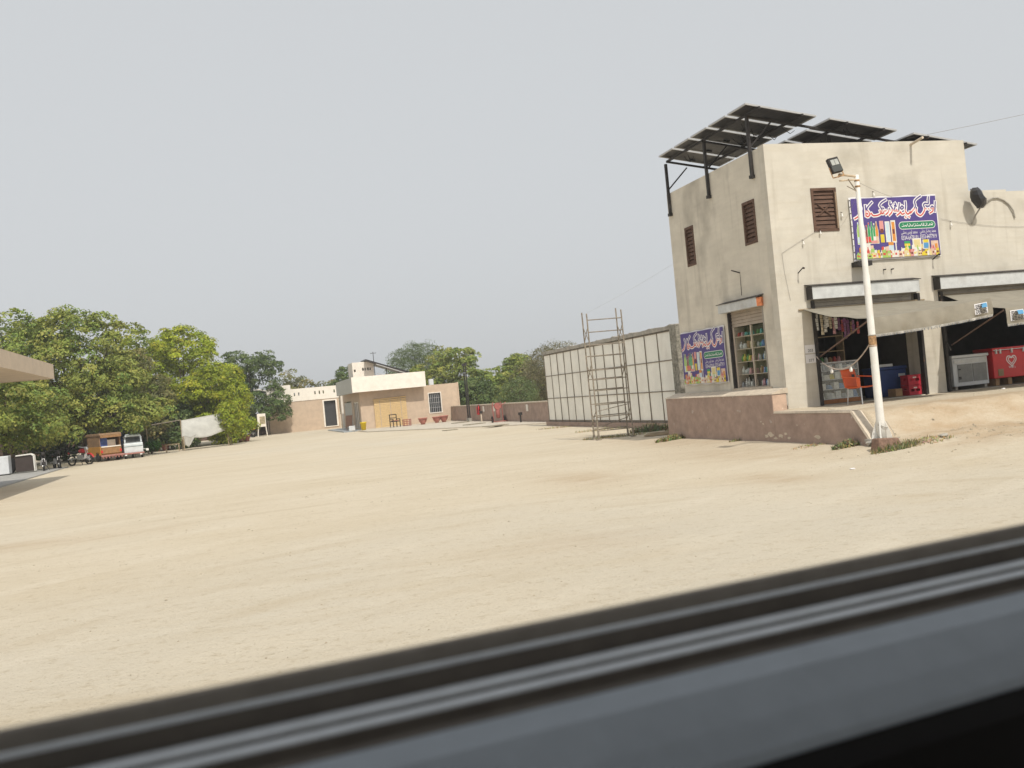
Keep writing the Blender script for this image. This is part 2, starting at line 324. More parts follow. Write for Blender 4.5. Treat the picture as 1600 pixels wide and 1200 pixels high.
def ground_mat():
    m = bpy.data.materials.new('dusty_ground'); m.use_nodes = True; n = m.node_tree.nodes; L = m.node_tree.links
    b = n['Principled BSDF']; b.inputs['Roughness'].default_value = 0.97; b.inputs['Specular IOR Level'].default_value = 0.1
    tc = n.new('ShaderNodeTexCoord')
    def nz(scale, mapscale=(1,1,1), detail=6, loc=(0,0,0), rough=0.6, rot=0):
        mp = n.new('ShaderNodeMapping'); mp.inputs['Scale'].default_value = mapscale; mp.inputs['Location'].default_value = loc; mp.inputs['Rotation'].default_value = (0, 0, rot)
        L.new(tc.outputs['Object'], mp.inputs[0]); z = n.new('ShaderNodeTexNoise'); z.inputs['Scale'].default_value = scale; z.inputs['Detail'].default_value = detail; z.inputs['Roughness'].default_value = rough
        L.new(mp.outputs[0], z.inputs['Vector']); return z.outputs[0]
    def rng_(x, lo, hi, a=0.0, b_=1.0):
        r = n.new('ShaderNodeMapRange'); r.inputs[1].default_value = lo; r.inputs[2].default_value = hi; r.inputs[3].default_value = a; r.inputs[4].default_value = b_; L.new(x, r.inputs[0]); return r.outputs[0]
    def mix(f, a, c):
        k = n.new('ShaderNodeMixRGB'); L.new(f, k.inputs[0])
        if isinstance(a, tuple): k.inputs[1].default_value = (*a, 1)
        else: L.new(a, k.inputs[1])
        k.inputs[2].default_value = (*c, 1); return k.outputs[0]
    base = mix(rng_(nz(0.22), 0.35, 0.65), (0.585, 0.505, 0.38), (0.62, 0.545, 0.425))
    base = mix(rng_(nz(0.05, loc=(9, 4, 0)), 0.5, 0.65, 0, 0.55), base, (0.56, 0.515, 0.43))          # greyer compacted patches
    base = mix(rng_(nz(0.5, (0.35, 1.2, 1), rot=0.25, detail=9, rough=0.72), 0.5, 0.72, 0, 0.6), base, (0.515, 0.43, 0.305))  # drift / tyre streaks
    base = mix(rng_(nz(1.0, (0.45, 1.5, 1), loc=(2, 7, 0), rot=-0.12, detail=9, rough=0.72), 0.54, 0.72, 0, 0.5), base, (0.66, 0.595, 0.48))
    def tracks(scale, rot, loc, dist):
        mp = n.new('ShaderNodeMapping'); mp.inputs['Rotation'].default_value = (0, 0, rot); mp.inputs['Location'].default_value = loc; L.new(tc.outputs['Object'], mp.inputs[0])
        w = n.new('ShaderNodeTexWave'); w.wave_type = 'RINGS'; w.rings_direction = 'Z'; w.inputs['Scale'].default_value = scale; w.inputs['Distortion'].default_value = dist; w.inputs['Detail'].default_value = 3; w.inputs['Detail Scale'].default_value = 0.25
        L.new(mp.outputs[0], w.inputs['Vector']); return w.outputs['Fac']
    def mul_(a, b_):
        k = n.new('ShaderNodeMath'); k.operation = 'MULTIPLY'; L.new(a, k.inputs[0]); L.new(b_, k.inputs[1]); return k.outputs[0]
    tr1 = mul_(rng_(tracks(0.22, 0, (9, 16, 0), 3.0), 0.80, 0.98), rng_(nz(0.25, loc=(3, 8, 0), detail=8, rough=0.75), 0.46, 0.6, 0, 0.42))
    tr2 = mul_(rng_(tracks(0.17, 0.4, (-24, 30, 0), 4.0), 0.82, 0.98), rng_(nz(0.3, loc=(7, 1, 0), detail=8, rough=0.75), 0.46, 0.6, 0, 0.42))
    base = mix(tr1, base, (0.50, 0.415, 0.295)); base = mix(tr2, base, (0.67, 0.60, 0.485))
    at = n.new('ShaderNodeAttribute'); at.attribute_name = 'soil'
    mul = n.new('ShaderNodeMath'); mul.operation = 'MULTIPLY'; L.new(at.outputs['Fac'], mul.inputs[0]); L.new(rng_(nz(1.6, (0.6, 1.6, 1)), 0.3, 0.6, 0.25, 0.9), mul.inputs[1])
    base = mix(mul.outputs[0], base, (0.44, 0.325, 0.21))
    base = mix(rng_(nz(7, detail=6, rough=0.7), 0.54, 0.72, 0, 0.55), base, (0.38, 0.30, 0.19))
    base = mix(rng_(nz(34, detail=3), 0.60, 0.72, 0, 0.65), base, (0.31, 0.245, 0.16))
    base = mix(rng_(nz(48, detail=3, loc=(5, 5, 5)), 0.60, 0.72, 0, 0.6), base, (0.66, 0.60, 0.49))
    L.new(base, b.inputs['Base Color'])
    bp = n.new('ShaderNodeBump'); bp.inputs['Strength'].default_value = 0.8; bp.inputs['Distance'].default_value = 0.035
    ad = n.new('ShaderNodeMath'); ad.operation = 'ADD'; L.new(nz(14, detail=8, rough=0.75), ad.inputs[0])
    m2 = n.new('ShaderNodeMath'); m2.operation = 'MULTIPLY'; m2.inputs[1].default_value = 0.6; L.new(nz(2.2, (0.5, 1.8, 1)), m2.inputs[0]); L.new(m2.outputs[0], ad.inputs[1])
    L.new(ad.outputs[0], bp.inputs['Height']); L.new(bp.outputs[0], b.inputs['Normal']); return m
GROUND = ground_mat()
g = struct('ground', mb, GROUND, smooth=True)
at = g.data.attributes.new('soil', 'FLOAT', 'POINT'); at.data.foreach_set('value', soil)

# pebbles and clods, nobody could count them
mb = MB(); r2 = random.Random(3)
def clod(mb, s, t, q, r2):
    z = gh(s, t); vs = []
    for dx, dy, dz in ((1,0,0),(0.3,0.9,0),(-0.8,0.5,0),(-0.7,-0.7,0),(0.4,-0.9,0),(0.1,0.0,1)):
        vs.append((s+q*(dx*r2.uniform(.7,1.3)), t+q*(dy*r2.uniform(.7,1.3)), z-0.004+q*dz*r2.uniform(.5,.9)))
    mb.add(vs, [(0,1,5),(1,2,5),(2,3,5),(3,4,5),(4,0,5)])
for i in range(5200):
    s, t = r2.uniform(-16, 6), r2.uniform(-18.5, 4)
    if s > -0.5 and t > -1.6: continue
    q = r2.choice((0.006, 0.008, 0.01, 0.013)) * (1+0.04*max(0, t+14))
    if noise2(s*0.8, t*0.8, 2.0) + r2.uniform(-.5, .5) < 0.05: continue
    clod(mb, s, t, q, r2)
for i in range(190):
    s, t = r2.gauss(1.0, 1.5), r2.gauss(-4.5, 0.55)
    if s < -0.1 and t > -3.7: continue
    clod(mb, s, t, r2.choice((0.01, 0.015, 0.02, 0.03, 0.045)), r2)
struct('pebbles', mb, mat('pebble_stone', (0.43, 0.36, 0.26), 0.95, 0.3, 20), kind='stuff')
for o in COL.objects:
    if o.name == 'pebbles': o['label'] = 'small pale pebbles and earth clods strewn over the dusty ground'; o['category'] = 'pebbles'

# paved strips at the forecourt edges
struct('pavement', MB().box(-34, -21.6, 10, 37.6, -0.2, 0.05), mat('grey_forecourt_concrete', (0.38, 0.37, 0.35), 0.9, 0.1, 1.5, 0.2, 30))
mb = MB().prism([(-3.9, 46.3), (1.9, 29.5), (3.45, 26.6), (3.45, 52.0), (-3.9, 52.0)], -0.1, 0.06, 'xy')
struct('concrete_apron', mb, M_SLAB)

# ------------------------------------------------------------------ shop building
FZ = 0.81
shop = thing('shop_building', 'two-storey cement-plastered corner shop with shuttered windows and solar panels on its roof', 'building', 0, 0, 0)
front_ops = [(0.92, 3.96, FZ, 3.40), (4.60, 8.30, FZ, 3.40), (1.19, 1.88, 5.04, 6.08)]
SP = 5.85                                                   # where the tall block ends
def pf(u, d, z): return (u, d, z)
def ps(u, d, z): return (d, u, z)
def wavy(mb, amt=0.012):                                    # hand-trowelled edges
    mb.v = [(x, y, z+(amt*noise2(x*1.7, y*1.3, 2.0) if z > 5 else 0)) for x, y, z in mb.v]; return mb
mb = MB().wall(0.0, SP, -0.2, 7.20, [o for o in front_ops], 0.25, pf)
part('front_wall', mb, M_PLASTER, shop)
mb = MB().wall(SP+0.001, 12.0, -0.2, 5.84, front_ops, 0.25, pf); part('annex_wall', mb, M_PLASTER, shop)
side_ops = [(0.70, 2.44, 1.38, 3.40), (3.90, 4.39, 4.91, 5.99), (0.635, 1.195, 4.96, 6.01)]
mb = MB().wall(0.0, 5.32, -0.2, 7.17, side_ops, 0.25, lambda u, d, z: (d-0.003, u+0.252 if u < 0.01 else u, z)); part('side_wall', mb, M_PLASTER_SIDE, shop)
part('corner_pier', MB().box(-0.003, 0.25, -0.003, 0.255, -0.2, 7.195), M_PLASTER, shop)
part('rear_wall', MB().box(0.25, 12, 5.07, 5.32, -0.2, 6.9), M_PLASTER_SIDE, shop)
part('parapet_wall', MB().box(SP-0.25, SP-0.003, 0.26, 5.06, 5.8, 7.18), M_PLASTER_SIDE, shop)
part('annex_side_wall', MB().box(11.75, 12, 0.26, 5.06, -0.2, 5.8), M_PLASTER_SIDE, shop)
part('roof_slab', MB().box(0.26, SP-0.26, 0.26, 5.05, 6.35, 6.5).box(SP+0.01, 11.7, 0.26, 5.05, 5.3, 5.45), M_CONC, shop)
part('floor_slab', MB().box(0.3, 11.7, 0.002, 5.06, 0.55, FZ+0.006), mat('shop_floor_cement', (0.27, 0.24, 0.20), 0.9, 0.15, 3), shop)
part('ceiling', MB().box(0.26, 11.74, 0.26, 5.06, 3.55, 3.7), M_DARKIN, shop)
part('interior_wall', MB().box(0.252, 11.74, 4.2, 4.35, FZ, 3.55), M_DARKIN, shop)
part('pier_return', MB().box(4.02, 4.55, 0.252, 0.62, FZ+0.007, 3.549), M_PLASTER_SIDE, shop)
part('partition_wall', MB().box(4.04, 4.53, 0.622, 4.19, FZ+0.007, 3.549), M_DARKIN, shop)  # deeper stretch darker in colour, imitating the shade inside
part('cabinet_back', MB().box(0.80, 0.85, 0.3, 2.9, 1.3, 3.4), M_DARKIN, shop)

def shutter_window(u0, u1, z0, z1, place, slats, label=None):
    fr = part('window', MB().wall(u0-0.012, u1+0.012, z0-0.012, z1+0.012, [(u0+0.055, u1-0.055, z0+0.055, z1-0.055)], 0.10, lambda u, d, z: place(u, d-0.02, z)), M_DARKWOOD, shop, label=label)
    mid = (u0+u1)/2
    part('backing_board', MB().add([place(u0, 0.075, z0), place(u1, 0.075, z0), place(u1, 0.075, z1), place(u0, 0.075, z1)], [(0,1,2,3)]), M_DARKWOOD, fr)
    h = (z1-z0-0.11)/slats
    for k in range(slats):
        a = z0+0.055+k*h; b = MB()
        b.hexa([place(u0+0.05, 0.015, a+0.012), place(u1-0.05, 0.015, a+0.012), place(u1-0.05, 0.07, a+0.012), place(u0+0.05, 0.07, a+0.012),
                place(u0+0.05, 0.040, a+h-0.012), place(u1-0.05, 0.040, a+h-0.012), place(u1-0.05, 0.07, a+h-0.012), place(u0+0.05, 0.07, a+h-0.012)])
        part('slat', b, M_DARKWOOD, fr)
    if u1-u0 > 0.6:
        b = MB(); zc = (z0+z1)/2
        for sg in (-1, 1):
            b.bar(place(mid-0.18, 0.008, zc+0.14*sg), place(mid, 0.008, zc), 0.02, 0.03); b.bar(place(mid, 0.008, zc), place(mid+0.18, 0.008, zc+0.14*sg), 0.02, 0.03)
        part('cross_lattice', b, M_DARKWOOD, fr)
        part('open_leaf_edge', MB().box(u1-0.05, u1-0.02, -0.05, 0.02, z0+0.05, z1-0.1), mat('pale_wood_edge', (0.33, 0.24, 0.16), 0.8), fr)
shutter_window(1.19, 1.88, 5.04, 6.08, pf, 9)
shutter_window(3.90, 4.39, 4.91, 5.99, lambda u, d, z: (d, u, z), 9)
shutter_window(0.635, 1.195, 4.96, 6.01, lambda u, d, z: (d, u, z), 9)

def roller(u0, u1, z0, z1, prot, curtain_z, place, boxmat, slatmat, guide_to, endmat):
    bx = part('shutter_box', MB(), boxmat, shop) if False else None
    b = MB(); b.hexa([place(u0, -prot, z0), place(u1, -prot, z0), place(u1, -0.004, z0), place(u0, -0.004, z0), place(u0, -prot, z1), place(u1, -prot, z1), place(u1, -0.004, z1), place(u0, -0.004, z1)])
    bx = part('shutter_box', b, boxmat, shop)
    b = MB(); b.hexa([place(u0-0.05, -prot-0.03, z1+0.003), place(u1+0.05, -prot-0.03, z1+0.003), place(u1+0.05, -0.004, z1+0.06), place(u0-0.05, -0.004, z1+0.06),
                      place(u0-0.05, -prot-0.03, z1+0.018), place(u1+0.05, -prot-0.03, z1+0.018), place(u1+0.05, -0.004, z1+0.075), place(u0-0.05, -0.004, z1+0.075)])
    part('box_lid', b, M_IRON, bx)
    for e, sg in ((u0, -1), (u1, 1)):
        a0, a1 = (e-0.012, e-0.002) if sg < 0 else (e+0.002, e+0.012)
        b = MB(); b.hexa([place(a0, -prot+0.01, z0), place(a1, -prot+0.01, z0), place(a1, -0.006, z0), place(a0, -0.006, z0), place(a0, -prot+0.01, z1), place(a1, -prot+0.01, z1), place(a1, -0.006, z1), place(a0, -0.006, z1)])
        part('end_plate', b, endmat if (sg < 0) else M_IRON, bx)
    n = max(1, int(round((z1-0.02-curtain_z)/0.085)))
    for k in range(n):
        a = curtain_z + k*0.085; b = MB()
        b.hexa([place(u0+0.16, 0.05, a), place(u1-0.02, 0.05, a), place(u1-0.02, 0.08, a), place(u0+0.16, 0.08, a), place(u0+0.16, 0.068, a+0.08), place(u1-0.02, 0.068, a+0.08), place(u1-0.02, 0.08, a+0.08), place(u0+0.16, 0.08, a+0.08)])
        part('shutter_slat', b, slatmat, bx)
    return bx
roller(0.80, 3.86, 3.38, 3.68, 0.25, 3.14, pf, M_STEEL, M_SHUT, FZ, M_IRON)
roller(4.50, 8.20, 3.40, 3.70, 0.25, 3.28, pf, M_STEEL, M_SHUT, FZ, M_IRON)
roller(0.66, 2.58, 3.38, 3.60, 0.20, 2.98, lambda u, d, z: (d, u, z), M_STEEL, M_SHUTD, 1.38, M_RUSTY)
for u in (0.885, 3.935, 4.63, 8.27):
    part('shutter_guide', MB().box(u, u+0.075, -0.055, 0.09, FZ, 3.36), M_IRON, shop)
part('shutter_guide', MB().box(-0.03, 0.08, 2.385, 2.445, 1.38, 3.37), M_IRON, shop)
part('shutter_guide', MB().box(-0.02, 0.08, 0.695, 0.735, 1.38, 3.37), M_SHUT, shop)
# drain spout, arch pipe, brackets and lamp bag on the front
part('drain_spout', MB().tube((4.22, 0.02, 7.11), (4.22, -0.45, 7.17), 0.035), M_CAP, shop)
part('arch_pipe', MB().path([(6.28, -0.04, 5.50), (6.38, -0.05, 5.60), (6.55, -0.03, 5.665), (6.72, -0.03, 5.67), (6.90, -0.03, 5.61), (7.06, -0.03, 5.49), (7.17, -0.04, 5.32), (7.22, -0.03, 5.13)], 0.02), M_CONC, shop)
for u, z in ((0.62, 4.05), (4.55, 4.18)):
    part('wall_bracket', MB().tube((u, 0, z), (u, -0.22, z+0.10), 0.014).tube((u, -0.22, z+0.10), (u+0.01, -0.26, z+0.08), 0.024), M_IRON, shop)
part('sign_ledge', MB().box(2.14, 2.52, -0.30, -0.003, 4.10, 4.22), M_IRON, shop)
for u in (3.05, 3.28): part('anchor_bolt', MB().tube((u, 0, 4.0), (u, -0.09, 4.0), 0.016), M_IRON, shop)
part('side_bracket', MB().tube((0, 1.62, 4.33), (-0.18, 1.74, 4.42), 0.016).tube((0, 1.62, 4.33), (-0.02, 1.62, 3.75), 0.007), M_IRON, shop)
# notices on the pillar
def txt_mesh(body, size, align='CENTER', xs=1.0):
    cu = bpy.data.curves.new('print_text', 'FONT'); cu.body = body; cu.size = size; cu.align_x = align; cu.align_y = 'CENTER'; cu.resolution_u = 2
    ob = bpy.data.objects.new('print_text', cu); COL.objects.link(ob); bpy.context.view_layer.update()
    me = bpy.data.meshes.new_from_object(ob.evaluated_get(bpy.context.evaluated_depsgraph_get()))
    vs = [(v.co.x*xs, v.co.y) for v in me.vertices]; fs = [tuple(p.vertices) for p in me.polygons]
    bpy.data.objects.remove(ob); bpy.data.curves.remove(cu); bpy.data.meshes.remove(me); return vs, fs
def put_text(mb, body, size, cx, cz, y, xs=1.0, width=None):
    vs, fs = txt_mesh(body, size, xs=xs)
    if width:
        lo, hi = min(a for a, b in vs), max(a for a, b in vs); k = width/(hi-lo); vs = [((a-(lo+hi)/2)*k, b) for a, b in vs]
    mb.add([(cx+a, y, cz+b) for a, b in vs], fs)
M_INK = mat('black_ink', (0.03, 0.03, 0.035), 0.7, 0.1, 5)
for z0, z1, tx, lab in ((2.10, 2.30, '203', 'upper white paper notice on the left shop pillar'), (1.86, 2.07, '377', 'lower white paper notice on the left shop pillar')):
    n_ = thing('paper_notice', lab, 'notice', 0.6, -0.01, z0, group='paper notices on the shop pillar')
    part('paper', MB().box(0.60, 0.875, -0.016, -0.004, z0, z1), M_PWHITE, n_)
    m_ = MB(); put_text(m_, tx, 0.10, 0.745, z0+0.06, -0.020); part('print', m_, M_INK, n_)

# ---------------- solar rack
sol = thing('solar_rack', 'steel rack of dark solar panels tilted above the shop roof', 'solar panels', 0, 0, 6.5)
def rz_(s): return 8.19 - 0.165*(s+0.36)
ang = math.atan(0.165)
def sp(s, t, d=0.0): return (s + d*math.sin(ang), t, rz_(s) + d*math.cos(ang))
pan = MB(); PL, PW = 1.97, 0.875
COLS = (-0.36, 1.94, 4.36)
for s0 in COLS:
    for k in range(5):
        t0 = 0.02 + k*0.995; s1 = s0+1.93; t1 = t0+PW
        fr = MB()
        for (a, b, c, d) in ((s0, s1, t0, t0+0.035), (s0, s1, t1-0.035, t1), (s0, s0+0.035, t0+0.036, t1-0.036), (s1-0.035, s1, t0+0.036, t1-0.036)):
            fr.hexa([sp(a, c, -0.02), sp(b, c, -0.02), sp(b, d, -0.02), sp(a, d, -0.02), sp(a, c, 0.02), sp(b, c, 0.02), sp(b, d, 0.02), sp(a, d, 0.02)])
        p_ = part('solar_panel', fr, M_ALU, sol)
        sh = MB(); sh.hexa([sp(s0+0.03, t0+0.03, 0.0), sp(s1-0.03, t0+0.03, 0.0), sp(s1-0.03, t1-0.03, 0.0), sp(s0+0.03, t1-0.03, 0.0), sp(s0+0.03, t0+0.03, 0.012), sp(s1-0.03, t0+0.03, 0.012), sp(s1-0.03, t1-0.03, 0.012), sp(s0+0.03, t1-0.03, 0.012)])
        part('back_film', sh, M_CELLW, p_)
        ce = MB(); nx, ny = 10, 6
        for i in range(nx):
            for j in range(ny):
                a = s0+0.06+(s1-s0-0.12)*i/nx; b = s0+0.06+(s1-s0-0.12)*(i+1)/nx-0.012; c = t0+0.06+(PW-0.12)*j/ny; d = t0+0.06+(PW-0.12)*(j+1)/ny-0.010
                ce.quad(sp(a, c, -0.003), sp(a, d, -0.003), sp(b, d, -0.003), sp(b, c, -0.003))
        part('cells', ce, M_CELL, p_, kind='stuff')
        jb = MB(); jb.hexa([sp(s0+0.9, t1-0.22, -0.03), sp(s0+1.05, t1-0.22, -0.03), sp(s0+1.05, t1-0.12, -0.03), sp(s0+0.9, t1-0.12, -0.03), sp(s0+0.9, t1-0.22, -0.005), sp(s0+1.05, t1-0.22, -0.005), sp(s0+1.05, t1-0.12, -0.005), sp(s0+0.9, t1-0.12, -0.005)])
        part('junction_box', jb, M_BLACK, p_)
for s in (-0.02, 1.15, 2.40, 3.45, 4.75, 5.9):
    part('purlin', MB().bar(sp(s, -0.05, -0.06), sp(s, 5.05, -0.06), 0.05, 0.06), M_IRON, sol)
for t in (0.52, 2.75, 5.05 if False else 4.9):
    part('beam', MB().bar(sp(-0.1, t, -0.11), sp(6.2, t, -0.11), 0.05, 0.05), M_IRON, sol)
for t in (0.53, 2.75, 5.1):
    pz = rz_(-0.05)-0.12
    p_ = part('post', MB().box(-0.085, -0.015, t-0.035, t+0.035, 6.52, pz), M_IRON, sol)
    part('wall_clamp', MB().box(-0.105, -0.005, t-0.06, t+0.06, 6.50, 6.58).tube((-0.10, t-0.09, 6.55), (-0.10, t+0.02, 6.55), 0.018), M_IRON, p_)
    part('diagonal_brace', MB().bar((-0.05, t, 7.25), (0.62, t, rz_(0.62)-0.13), 0.035), M_IRON, sol)
for s in (2.5, 4.8):
    for t in (0.9, 4.6): part('post', MB().box(s-0.03, s+0.03, t-0.03, t+0.03, 6.5, rz_(s)-0.12), M_IRON, sol)
b = MB(); r2 = random.Random(5)
for k in range(16):                                         # loose panel leads under the rack
    s, t = r2.choice((0.2, 0.6, 0.9, 1.2, 2.6)), r2.uniform(0.3, 4.6); z = rz_(s)-0.05; l = r2.uniform(0.2, 0.5)
    b.path([(s, t, z), (s+l*0.3, t+0.05, z-0.10*r2.uniform(.5, 1.6)), (s+l*0.7, t+0.1, z-0.12-0.05*l), (s+l, t+0.1, rz_(s+l)-0.04)], 0.008, 4)
part('panel_leads', b, M_BLACK, sol)

# ---------------- printed banners
STROKES = {'alif': [(2.52,1.38),(2.48,1.13)], 'waw': [(2.4,1.27),(2.37,1.23),(2.41,1.2),(2.45,1.23),(2.42,1.27),(2.45,1.21),(2.41,1.14),(2.33,1.1)], 'yes': [(2.33,1.51),(2.31,1.42),(2.3,1.34),(2.21,1.35),(2.16,1.31),(2.18,1.23),(2.15,1.14),(2.05,1.05),(1.96,1.08),(1.92,1.15),(1.94,1.25)], 'd1': [(2.21,1.22),(2.23,1.21)], 'd2': [(2.29,1.21),(2.31,1.2)], 'kaf': [(2.09,1.54),(1.96,1.47),(1.9,1.4),(1.91,1.3),(1.87,1.23),(1.76,1.13)], 're': [(1.87,1.23),(1.81,1.18),(1.73,1.12)], 'ya': [(1.62,1.41),(1.62,1.3),(1.6,1.18),(1.65,1.1),(1.71,1.12),(1.73,1.15)], 'd3': [(1.58,1.03),(1.6,1.02)], 'd4': [(1.68,1.03),(1.7,1.02)], 'nh': [(1.56,1.12),(1.49,1.1),(1.45,1.16),(1.42,1.13),(1.34,1.08)], 'heh': [(1.51,1.31),(1.46,1.26),(1.5,1.23),(1.55,1.27),(1.51,1.31)], 'aa': [(1.44,1.37),(1.4,1.19)], 'ain': [(1.4,1.19),(1.35,1.18),(1.34,1.23),(1.3,1.19),(1.26,1.21),(1.3,1.28)], 'tt': [(1.31,1.39),(1.33,1.35),(1.29,1.32),(1.35,1.31)], 'dd': [(1.18,1.32),(1.22,1.25),(1.19,1.16),(1.11,1.09)], 'dt': [(1.17,1.43),(1.16,1.36),(1.21,1.37),(1.16,1.35)], 'ree': [(1.13,1.26),(1.09,1.17),(1.01,1.11)], 'noon': [(1.03,1.21),(0.97,1.19),(0.93,1.14),(0.88,1.16),(0.85,1.22)], 'nd': [(0.94,1.28),(0.96,1.26)], 'kaf2': [(1.06,1.48),(0.93,1.42),(0.86,1.35),(0.89,1.28),(0.91,1.22),(0.86,1.14),(0.76,1.1),(0.64,1.1),(0.59,1.16)], 'kk': [(0.64,1.43),(0.52,1.33),(0.47,1.26),(0.51,1.21),(0.55,1.14),(0.49,1.08),(0.43,1.1)], 'ka': [(0.44,1.36),(0.44,1.23),(0.43,1.1)], 'kd': [(0.47,1.16),(0.49,1.14)], 'nr': [(0.29,1.35),(0.31,1.29),(0.28,1.21),(0.21,1.1),(0.1,1.04)], 'nrd': [(0.26,1.37),(0.27,1.35)]}
def smooth_line(p, n=4):
    if len(p) < 3: return p
    out = []
    for i in range(len(p)-1):
        a, b, c, d = p[max(i-1, 0)], p[i], p[i+1], p[min(i+2, len(p)-1)]
        for k in range(n):
            u = k/n; out.append(tuple(0.5*((2*b[q]) + (-a[q]+c[q])*u + (2*a[q]-5*b[q]+4*c[q]-d[q])*u*u + (-a[q]+3*b[q]-3*c[q]+d[q])*u**3) for q in (0, 1)))
    return out+[p[-1]]
def ribbon(mb, pts, w, y, pick=None):
    for a, b in zip(pts[:-1], pts[1:]):
        d = Vector((b[0]-a[0], b[1]-a[1]))
        if d.length < 1e-5: continue
        d.normalize(); nn = Vector((-d.y, d.x))*w/2; e = d*w*0.35
        if pick: mb.mi(pick((a[1]+b[1])/2))
        mb.add([(a[0]-e.x+nn.x, y, a[1]-e.y+nn.y), (a[0]-e.x-nn.x, y, a[1]-e.y-nn.y), (b[0]+e.x-nn.x, y, b[1]+e.y-nn.y), (b[0]+e.x+nn.x, y, b[1]+e.y+nn.y)], [(0,1,2,3)])
        y -= 0.00002
PCOL = [mat('print_%d' % i, c, 0.5, 0.06, 6) for i, c in enumerate([(0.75,0.72,0.66), (0.62,0.08,0.06), (0.05,0.33,0.12), (0.70,0.55,0.05), (0.68,0.28,0.06), (0.10,0.30,0.55), (0.70,0.50,0.38), (0.35,0.55,0.15), (0.66,0.30,0.28), (0.20,0.06,0.05), (0.55,0.68,0.75), (0.72,0.60,0.30)])]
def bottle_poly(x, z, w, h):
    return [(x-w/2, z), (x+w/2, z), (x+w/2, z+h*0.62), (x+w*0.18, z+h*0.85), (x+w*0.18, z+h), (x-w*0.18, z+h), (x-w*0.18, z+h*0.85), (x-w/2, z+h*0.62)]
def banner_meshes():
    Wd, Ht = 2.57, 1.57; out = {}
    b = MB()                                               # vinyl sheet with slack
    nx, nz = 24, 14
    P = [[(Wd*i/nx, -0.03-0.012*noise2(i*0.55, j*0.6, 3)-0.02*math.sin(math.pi*j/nz), Ht*j/nz+0.012*math.sin(i*0.9)*(1 if j in (0, nz) else 0)) for i in range(nx+1)] for j in range(nz+1)]
    b.v = [p for row in P for p in row]; b.f = [(j*(nx+1)+i, j*(nx+1)+i+1, (j+1)*(nx+1)+i+1, (j+1)*(nx+1)+i) for j in range(nz) for i in range(nx)]; b.m = [0]*len(b.f)
    me = mesh_of('vinyl_sheet', b, smooth=True); me.materials.append(M_PWHITE); out['vinyl_sheet'] = me
    b = MB(); b.box(0.035, Wd-0.035, -0.066, -0.062, 0.035, Ht-0.035); me = mesh_of('purple_field', b); me.materials.append(M_PURPLE); out['purple_field'] = me
    b = MB()
    for k, p in STROKES.items(): ribbon(b, smooth_line(p), 0.086, -0.068)
    me = mesh_of('title_outline', b); me.materials.append(M_PWHITE); out['title_outline'] = me
    b = MB()
    for k, p in STROKES.items(): ribbon(b, smooth_line(p), 0.034, -0.072, lambda z: 1 if z < 1.16 else (2 if z < 1.22 else 0))
    me = mesh_of('title_fill', b); [me.materials.append(m) for m in (M_PURPLE, M_PRED, PCOL[8])]; out['title_fill'] = me
    b = MB()
    def pill(x0, x1, zc, r, y):
        pts = [(x1-r+r*math.sin(a), zc+r*math.cos(a)) for a in np.linspace(0, math.pi, 8)] + [(x0+r-r*math.sin(a), zc-r*math.cos(a)) for a in np.linspace(0, math.pi, 8)]
        b.add([(x, y, z) for x, z in pts], [tuple(range(len(pts)))])
    b.mi(0); pill(1.36, 2.46, 0.815, 0.098, -0.068); b.mi(1); pill(1.375, 2.445, 0.815, 0.083, -0.070); b.mi(0)
    r2 = random.Random(11); x = 2.38
    while x > 1.45:                                         # the line of script on the green lozenge
        l = r2.uniform(0.05, 0.10); z = 0.80
        ribbon(b, smooth_line([(x, z+r2.uniform(.01, .05)), (x-l*.4, z-.01), (x-l*.7, z+r2.uniform(-.02, .02)), (x-l, z-0.01)]), 0.016, -0.073)
        if r2.random() < .5: ribbon(b, [(x-l*.3, z+.05), (x-l*.3-.012, z+.05)], 0.015, -0.073)
        x -= l+0.012
    put_text(b, '0334-6479191', 0.155, 1.655, 0.50, -0.068, width=.50); put_text(b, '0333-6477919', 0.155, 2.215, 0.51, -0.068, width=.50)
    put_text(b, '\uFBFD\uFEB8\uFEA8\uFE91 \uFEB2\uFBFE\uFEED\uFE8D \uFEAA\uFEE4\uFEA4\uFEE3', 0.13, 1.655, 0.645, -0.068, width=.48)
    put_text(b, '\uFBFD\uFEB8\uFEA8\uFE91 \uFEE5\uFE8E\uFEC0\uFEE3\uFEAD \uFEAA\uFEE4\uFEA4\uFEE3', 0.13, 2.215, 0.655, -0.068, width=.48)
    me = mesh_of('contact_print', b); [me.materials.append(m) for m in (M_PWHITE, M_PGREEN)]; out['contact_print'] = me
    b = MB(); yy = [-0.068]
    def poly(pts, k):
        b.mi(k); b.add([(x, yy[0], z) for x, z in pts], [tuple(range(len(pts)))]); yy[0] -= 0.00008
    def rect(x, z, w, h, k): poly([(x-w/2, z), (x+w/2, z), (x+w/2, z+h), (x-w/2, z+h)], k)
    for x, k, k2, h in ((0.17, 7, 10, 0.52), (0.25, 7, 3, 0.50), (0.335, 9, 1, 0.42), (0.41, 9, 1, 0.44), (0.475, 2, 1, 0.5), (0.56, 2, 2, 0.52), (0.63, 2, 0, 0.48), (0.70, 4, 6, 0.52)):
        poly(bottle_poly(x, 0.40, 0.095, h+0.03), 0); poly(bottle_poly(x, 0.42, 0.075, h), k); rect(x, 0.44, 0.07, 0.14, k2); rect(x, 0.42+h*0.93, 0.03, 0.04, k2)
